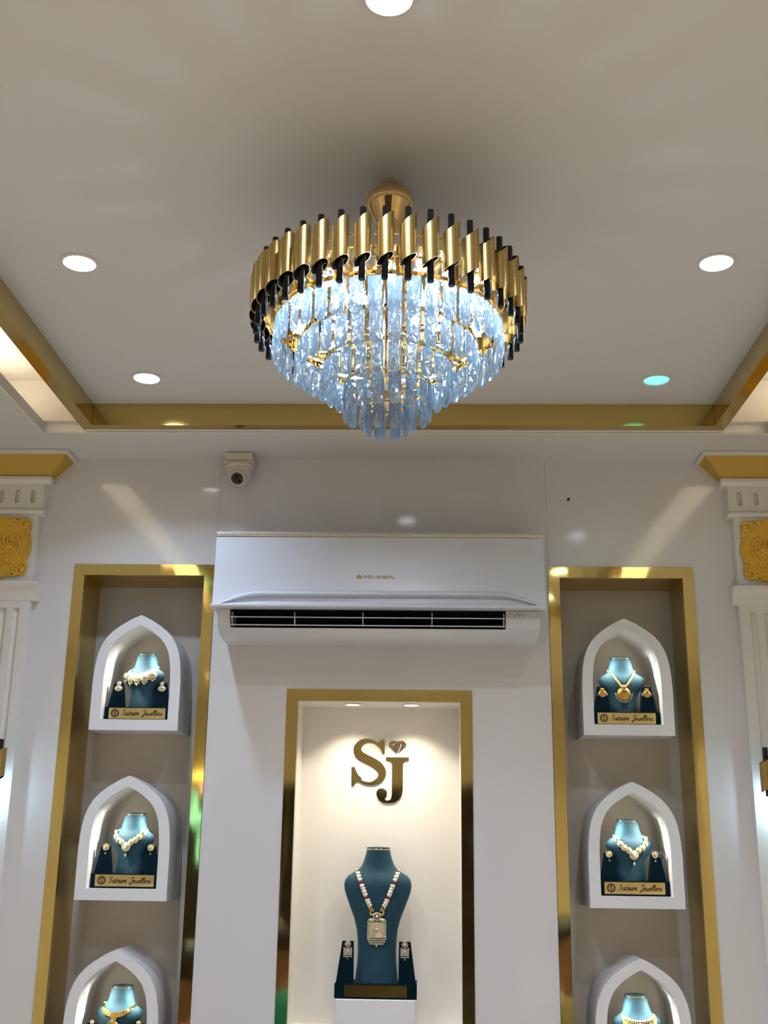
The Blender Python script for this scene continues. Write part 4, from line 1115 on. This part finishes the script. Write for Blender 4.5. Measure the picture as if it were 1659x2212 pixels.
# ------------------------------------------------------------------ people behind the lower edge, seen in the gold mirror strips
def person(loc, rz, label, shirt, pants, top_z):
    t = thing('person', label, 'person', (loc[0], loc[1], 0), rz, None)
    seat = top_z - 0.83
    def skin(name, V, Ed, m, root=0, sub=2):
        me = bpy.data.meshes.new(name); me.from_pydata([v[0] for v in V], Ed, []); me.materials.append(m)
        o = bpy.data.objects.new(name, me); col.objects.link(o); o.parent = t
        o.modifiers.new('skin', 'SKIN').use_smooth_shade = True
        if not me.skin_vertices: me.attributes  # layer is made by the modifier
        bpy.context.view_layer.objects.active = o
        if len(me.skin_vertices) == 0:
            bpy.ops.mesh.customdata_skin_add()
        for i, v in enumerate(V):
            r = v[1]; r = (r, r) if not isinstance(r, tuple) else r
            me.skin_vertices[0].data[i].radius = r
            me.skin_vertices[0].data[i].use_root = (i == root)
        s = o.modifiers.new('sub', 'SUBSURF'); s.levels = s.render_levels = sub
        return o
    z = seat
    # faces -y in its own frame
    V = [((0,0.02,z+0.09),(.125,.09)), ((0,0.03,z+0.24),(.105,.075)), ((0,0.03,z+0.39),(.115,.075)), ((0,0.02,z+0.475),(.070,.055)), ((0,0.0,z+0.55),(.054,.056)), ((0,-0.015,z+0.63),(.062,.072)), ((0,-0.01,z+0.70),(.072,.088)), ((0,0.0,z+0.76),(.066,.082))]
    Ed = [(0,1),(1,2),(2,3),(3,4),(4,5),(5,6),(6,7)]
    for s in (-1, 1):
        b = len(V)
        V += [((s*0.160,0.02,z+0.445),.042), ((s*0.212,-0.01,z+0.24),.040), ((s*0.17,-0.20,z+0.15),.036), ((s*0.125,-0.28,z+0.15),(.030,.022)), ((s*0.115,-0.33,z+0.15),(.036,.016))]
        Ed += [(3,b),(b,b+1),(b+1,b+2),(b+2,b+3),(b+3,b+4)]
        for k, (dx, L) in enumerate(((-0.030,.060),(-0.010,.074),(0.010,.070),(0.028,.055))):
            c = len(V); V += [((s*(0.115+dx*0.9),-0.365,z+0.150),.0095), ((s*(0.115+dx),-0.365-L*0.5,z+0.146),.0088), ((s*(0.115+dx),-0.365-L,z+0.132),.0078)]
            Ed += [(b+4,c),(c,c+1),(c+1,c+2)]
        c = len(V); V += [((s*0.078,-0.318,z+0.150),.0105), ((s*0.058,-0.345,z+0.146),.009)]
        Ed += [(b+3,c),(c,c+1)]
        b = len(V)
        V += [((s*0.10,-0.05,z+0.085),.092), ((s*0.12,-0.42,z+0.08),.062), ((s*0.12,-0.43,z-0.15),.052), ((s*0.12,-0.41,max(0.08,z-0.36)),.038), ((s*0.125,-0.50,max(0.045,z-0.40)),(.040,.028))]
        Ed += [(0,b),(b,b+1),(b+1,b+2),(b+2,b+3),(b+3,b+4)]
    skin('body', V, Ed, M['skin'])
    V = [((0,0.02,z+0.055),(.165,.128)), ((0,0.03,z+0.24),(.148,.115)), ((0,0.03,z+0.40),(.168,.12)), ((0,0.02,z+0.49),(.125,.100)), ((0,0.005,z+0.545),(.074,.074))]
    Ed = [(0,1),(1,2),(2,3),(3,4)]
    for s in (-1, 1):
        b = len(V); V += [((s*0.168,0.02,z+0.46),.072), ((s*0.208,0.0,z+0.30),.060), ((s*0.215,-0.01,z+0.25),.058)]
        Ed += [(3,b),(b,b+1),(b+1,b+2)]
    skin('shirt', V, Ed, shirt)
    V = [((0,0.03,z+0.10),(.135,.115))]; Ed = []
    for s in (-1, 1):
        b = len(V); V += [((s*0.10,-0.12,z+0.085),.088), ((s*0.12,-0.42,z+0.08),.075), ((s*0.12,-0.43,z-0.15),.066), ((s*0.12,-0.41,max(0.10,z-0.34)),.056)]
        Ed += [(0,b),(b,b+1),(b+1,b+2),(b+2,b+3)]
    skin('trousers', V, Ed, pants)
    h = MB(); nu, nv = 24, 14; rs = []
    for k in range(nv+1):
        th = 0.02 + 1.75*k/nv; r = []
        for i in range(nu):
            a = 2*PI*i/nu; front = max(0, -math.sin(a))
            th2 = th*(1-0.42*front**1.5)
            r.append((0.090*math.sin(th2)*math.cos(a), 0.012+0.106*math.sin(th2)*math.sin(a), z+0.715+0.115*math.cos(th2)))
        rs.append(r)
    h.rings(rs, True, True, False)
    h.build('hair', M['hair'], t, 70).modifiers.new('solid', 'SOLIDIFY').thickness = 0.012
    for s in (-1, 1):
        MB().ball((s*0.030, -0.083, z+0.685), 0.0105, 10, 8, (1.1, 0.7, 0.6)).build('eye', M['eye'], t, 60)
        MB().ball((s*0.080, 0.005, z+0.675), 0.026, 10, 8, (0.4, 0.75, 1.25)).build('ear', M['skin'], t, 60)
    MB().ball((0, -0.094, z+0.655), 0.014, 10, 8, (0.9, 1.2, 1.7)).build('nose', M['skin'], t, 60)
    MB().ball((0, -0.080, z+0.615), 0.019, 10, 8, (1.2, 0.45, 0.32)).build('mouth', M['lips'], t, 60)
    # stool
    sl = thing('stool', 'round dark stool under the person in the %s' % shirt.name.replace('_', ' '), 'stool', (loc[0], loc[1], 0), rz, 'stools in front of the display wall')
    MB().lathe([(0.0,seat-0.06),(0.17,seat-0.06),(0.185,seat-0.04),(0.18,seat-0.022),(0.16,seat-0.018),(0.0,seat-0.018)], 32, cap0=False, cap1=False).build('seat', M['stool'], sl, 40)
    MB().lathe([(0.025,0.02),(0.025,seat-0.061)], 16).build('post', M['chrome'], sl, 40)
    MB().lathe([(0.0,0.0),(0.19,0.0),(0.19,0.012),(0.03,0.03),(0.0,0.03)], 32, cap0=False, cap1=False).build('foot', M['chrome'], sl, 40)
    return t
pink = mat('pink_cotton', (0.55, 0.20, 0.20), 0.8); green = mat('green_silk', (0.02, 0.28, 0.20), 0.5); cream_c = mat('cream_cotton', (0.62, 0.52, 0.33), 0.8); dark_t = mat('dark_trousers', (0.03, 0.03, 0.04), 0.8)
person((-0.75, -1.10), 0.9, 'person in a pink shirt reflected low in the gold strip right of the left niche', pink, dark_t, 1.235)
person((-0.50, -1.80), 0.3, 'person in a green top reflected low in the gold strip left of the middle niche', green, dark_t, 1.28)
person((0.80, -1.80), 2.6, 'person in a cream shirt reflected low in the gold strip left of the right niche', cream_c, dark_t, 1.31)

# ------------------------------------------------------------------ neon on the shopfront, seen in the gold strip
ne = thing('neon_sign', 'cyan neon scribble reflected in the gold strip right of the left niche', 'neon sign', (-1.80, YB+0.05, 1.70))
e1 = emit('cyan_neon', (0.25, 0.95, 0.9), 2.5); e2_ = emit('yellow_lamp', (1.0, 0.8, 0.2), 4.0); e3_ = emit('pink_lamp', (1.0, 0.4, 0.5), 4.0)
MB().tube([(-0.10,0,0.10),(-0.02,0,0.16),(0.04,0,0.34),(0.0,0,0.12),(0.05,0,-0.02),(0.02,0,-0.18),(0.08,0,-0.26)], 0.018, 8).build('neon_tube', e1, ne, 60)
MB().tube([(-0.12,0,0.06),(-0.05,0,0.10)], 0.018, 8).build('neon_tube', e1, ne, 60)
MB().box(-0.12, 0.06, -0.01, 0.01, 0.44, 0.49).build('lamp_bar', e2_, ne)
MB().ball((-0.07, 0, 0.36), 0.035, 10, 8).build('lamp_bulb', e3_, ne)
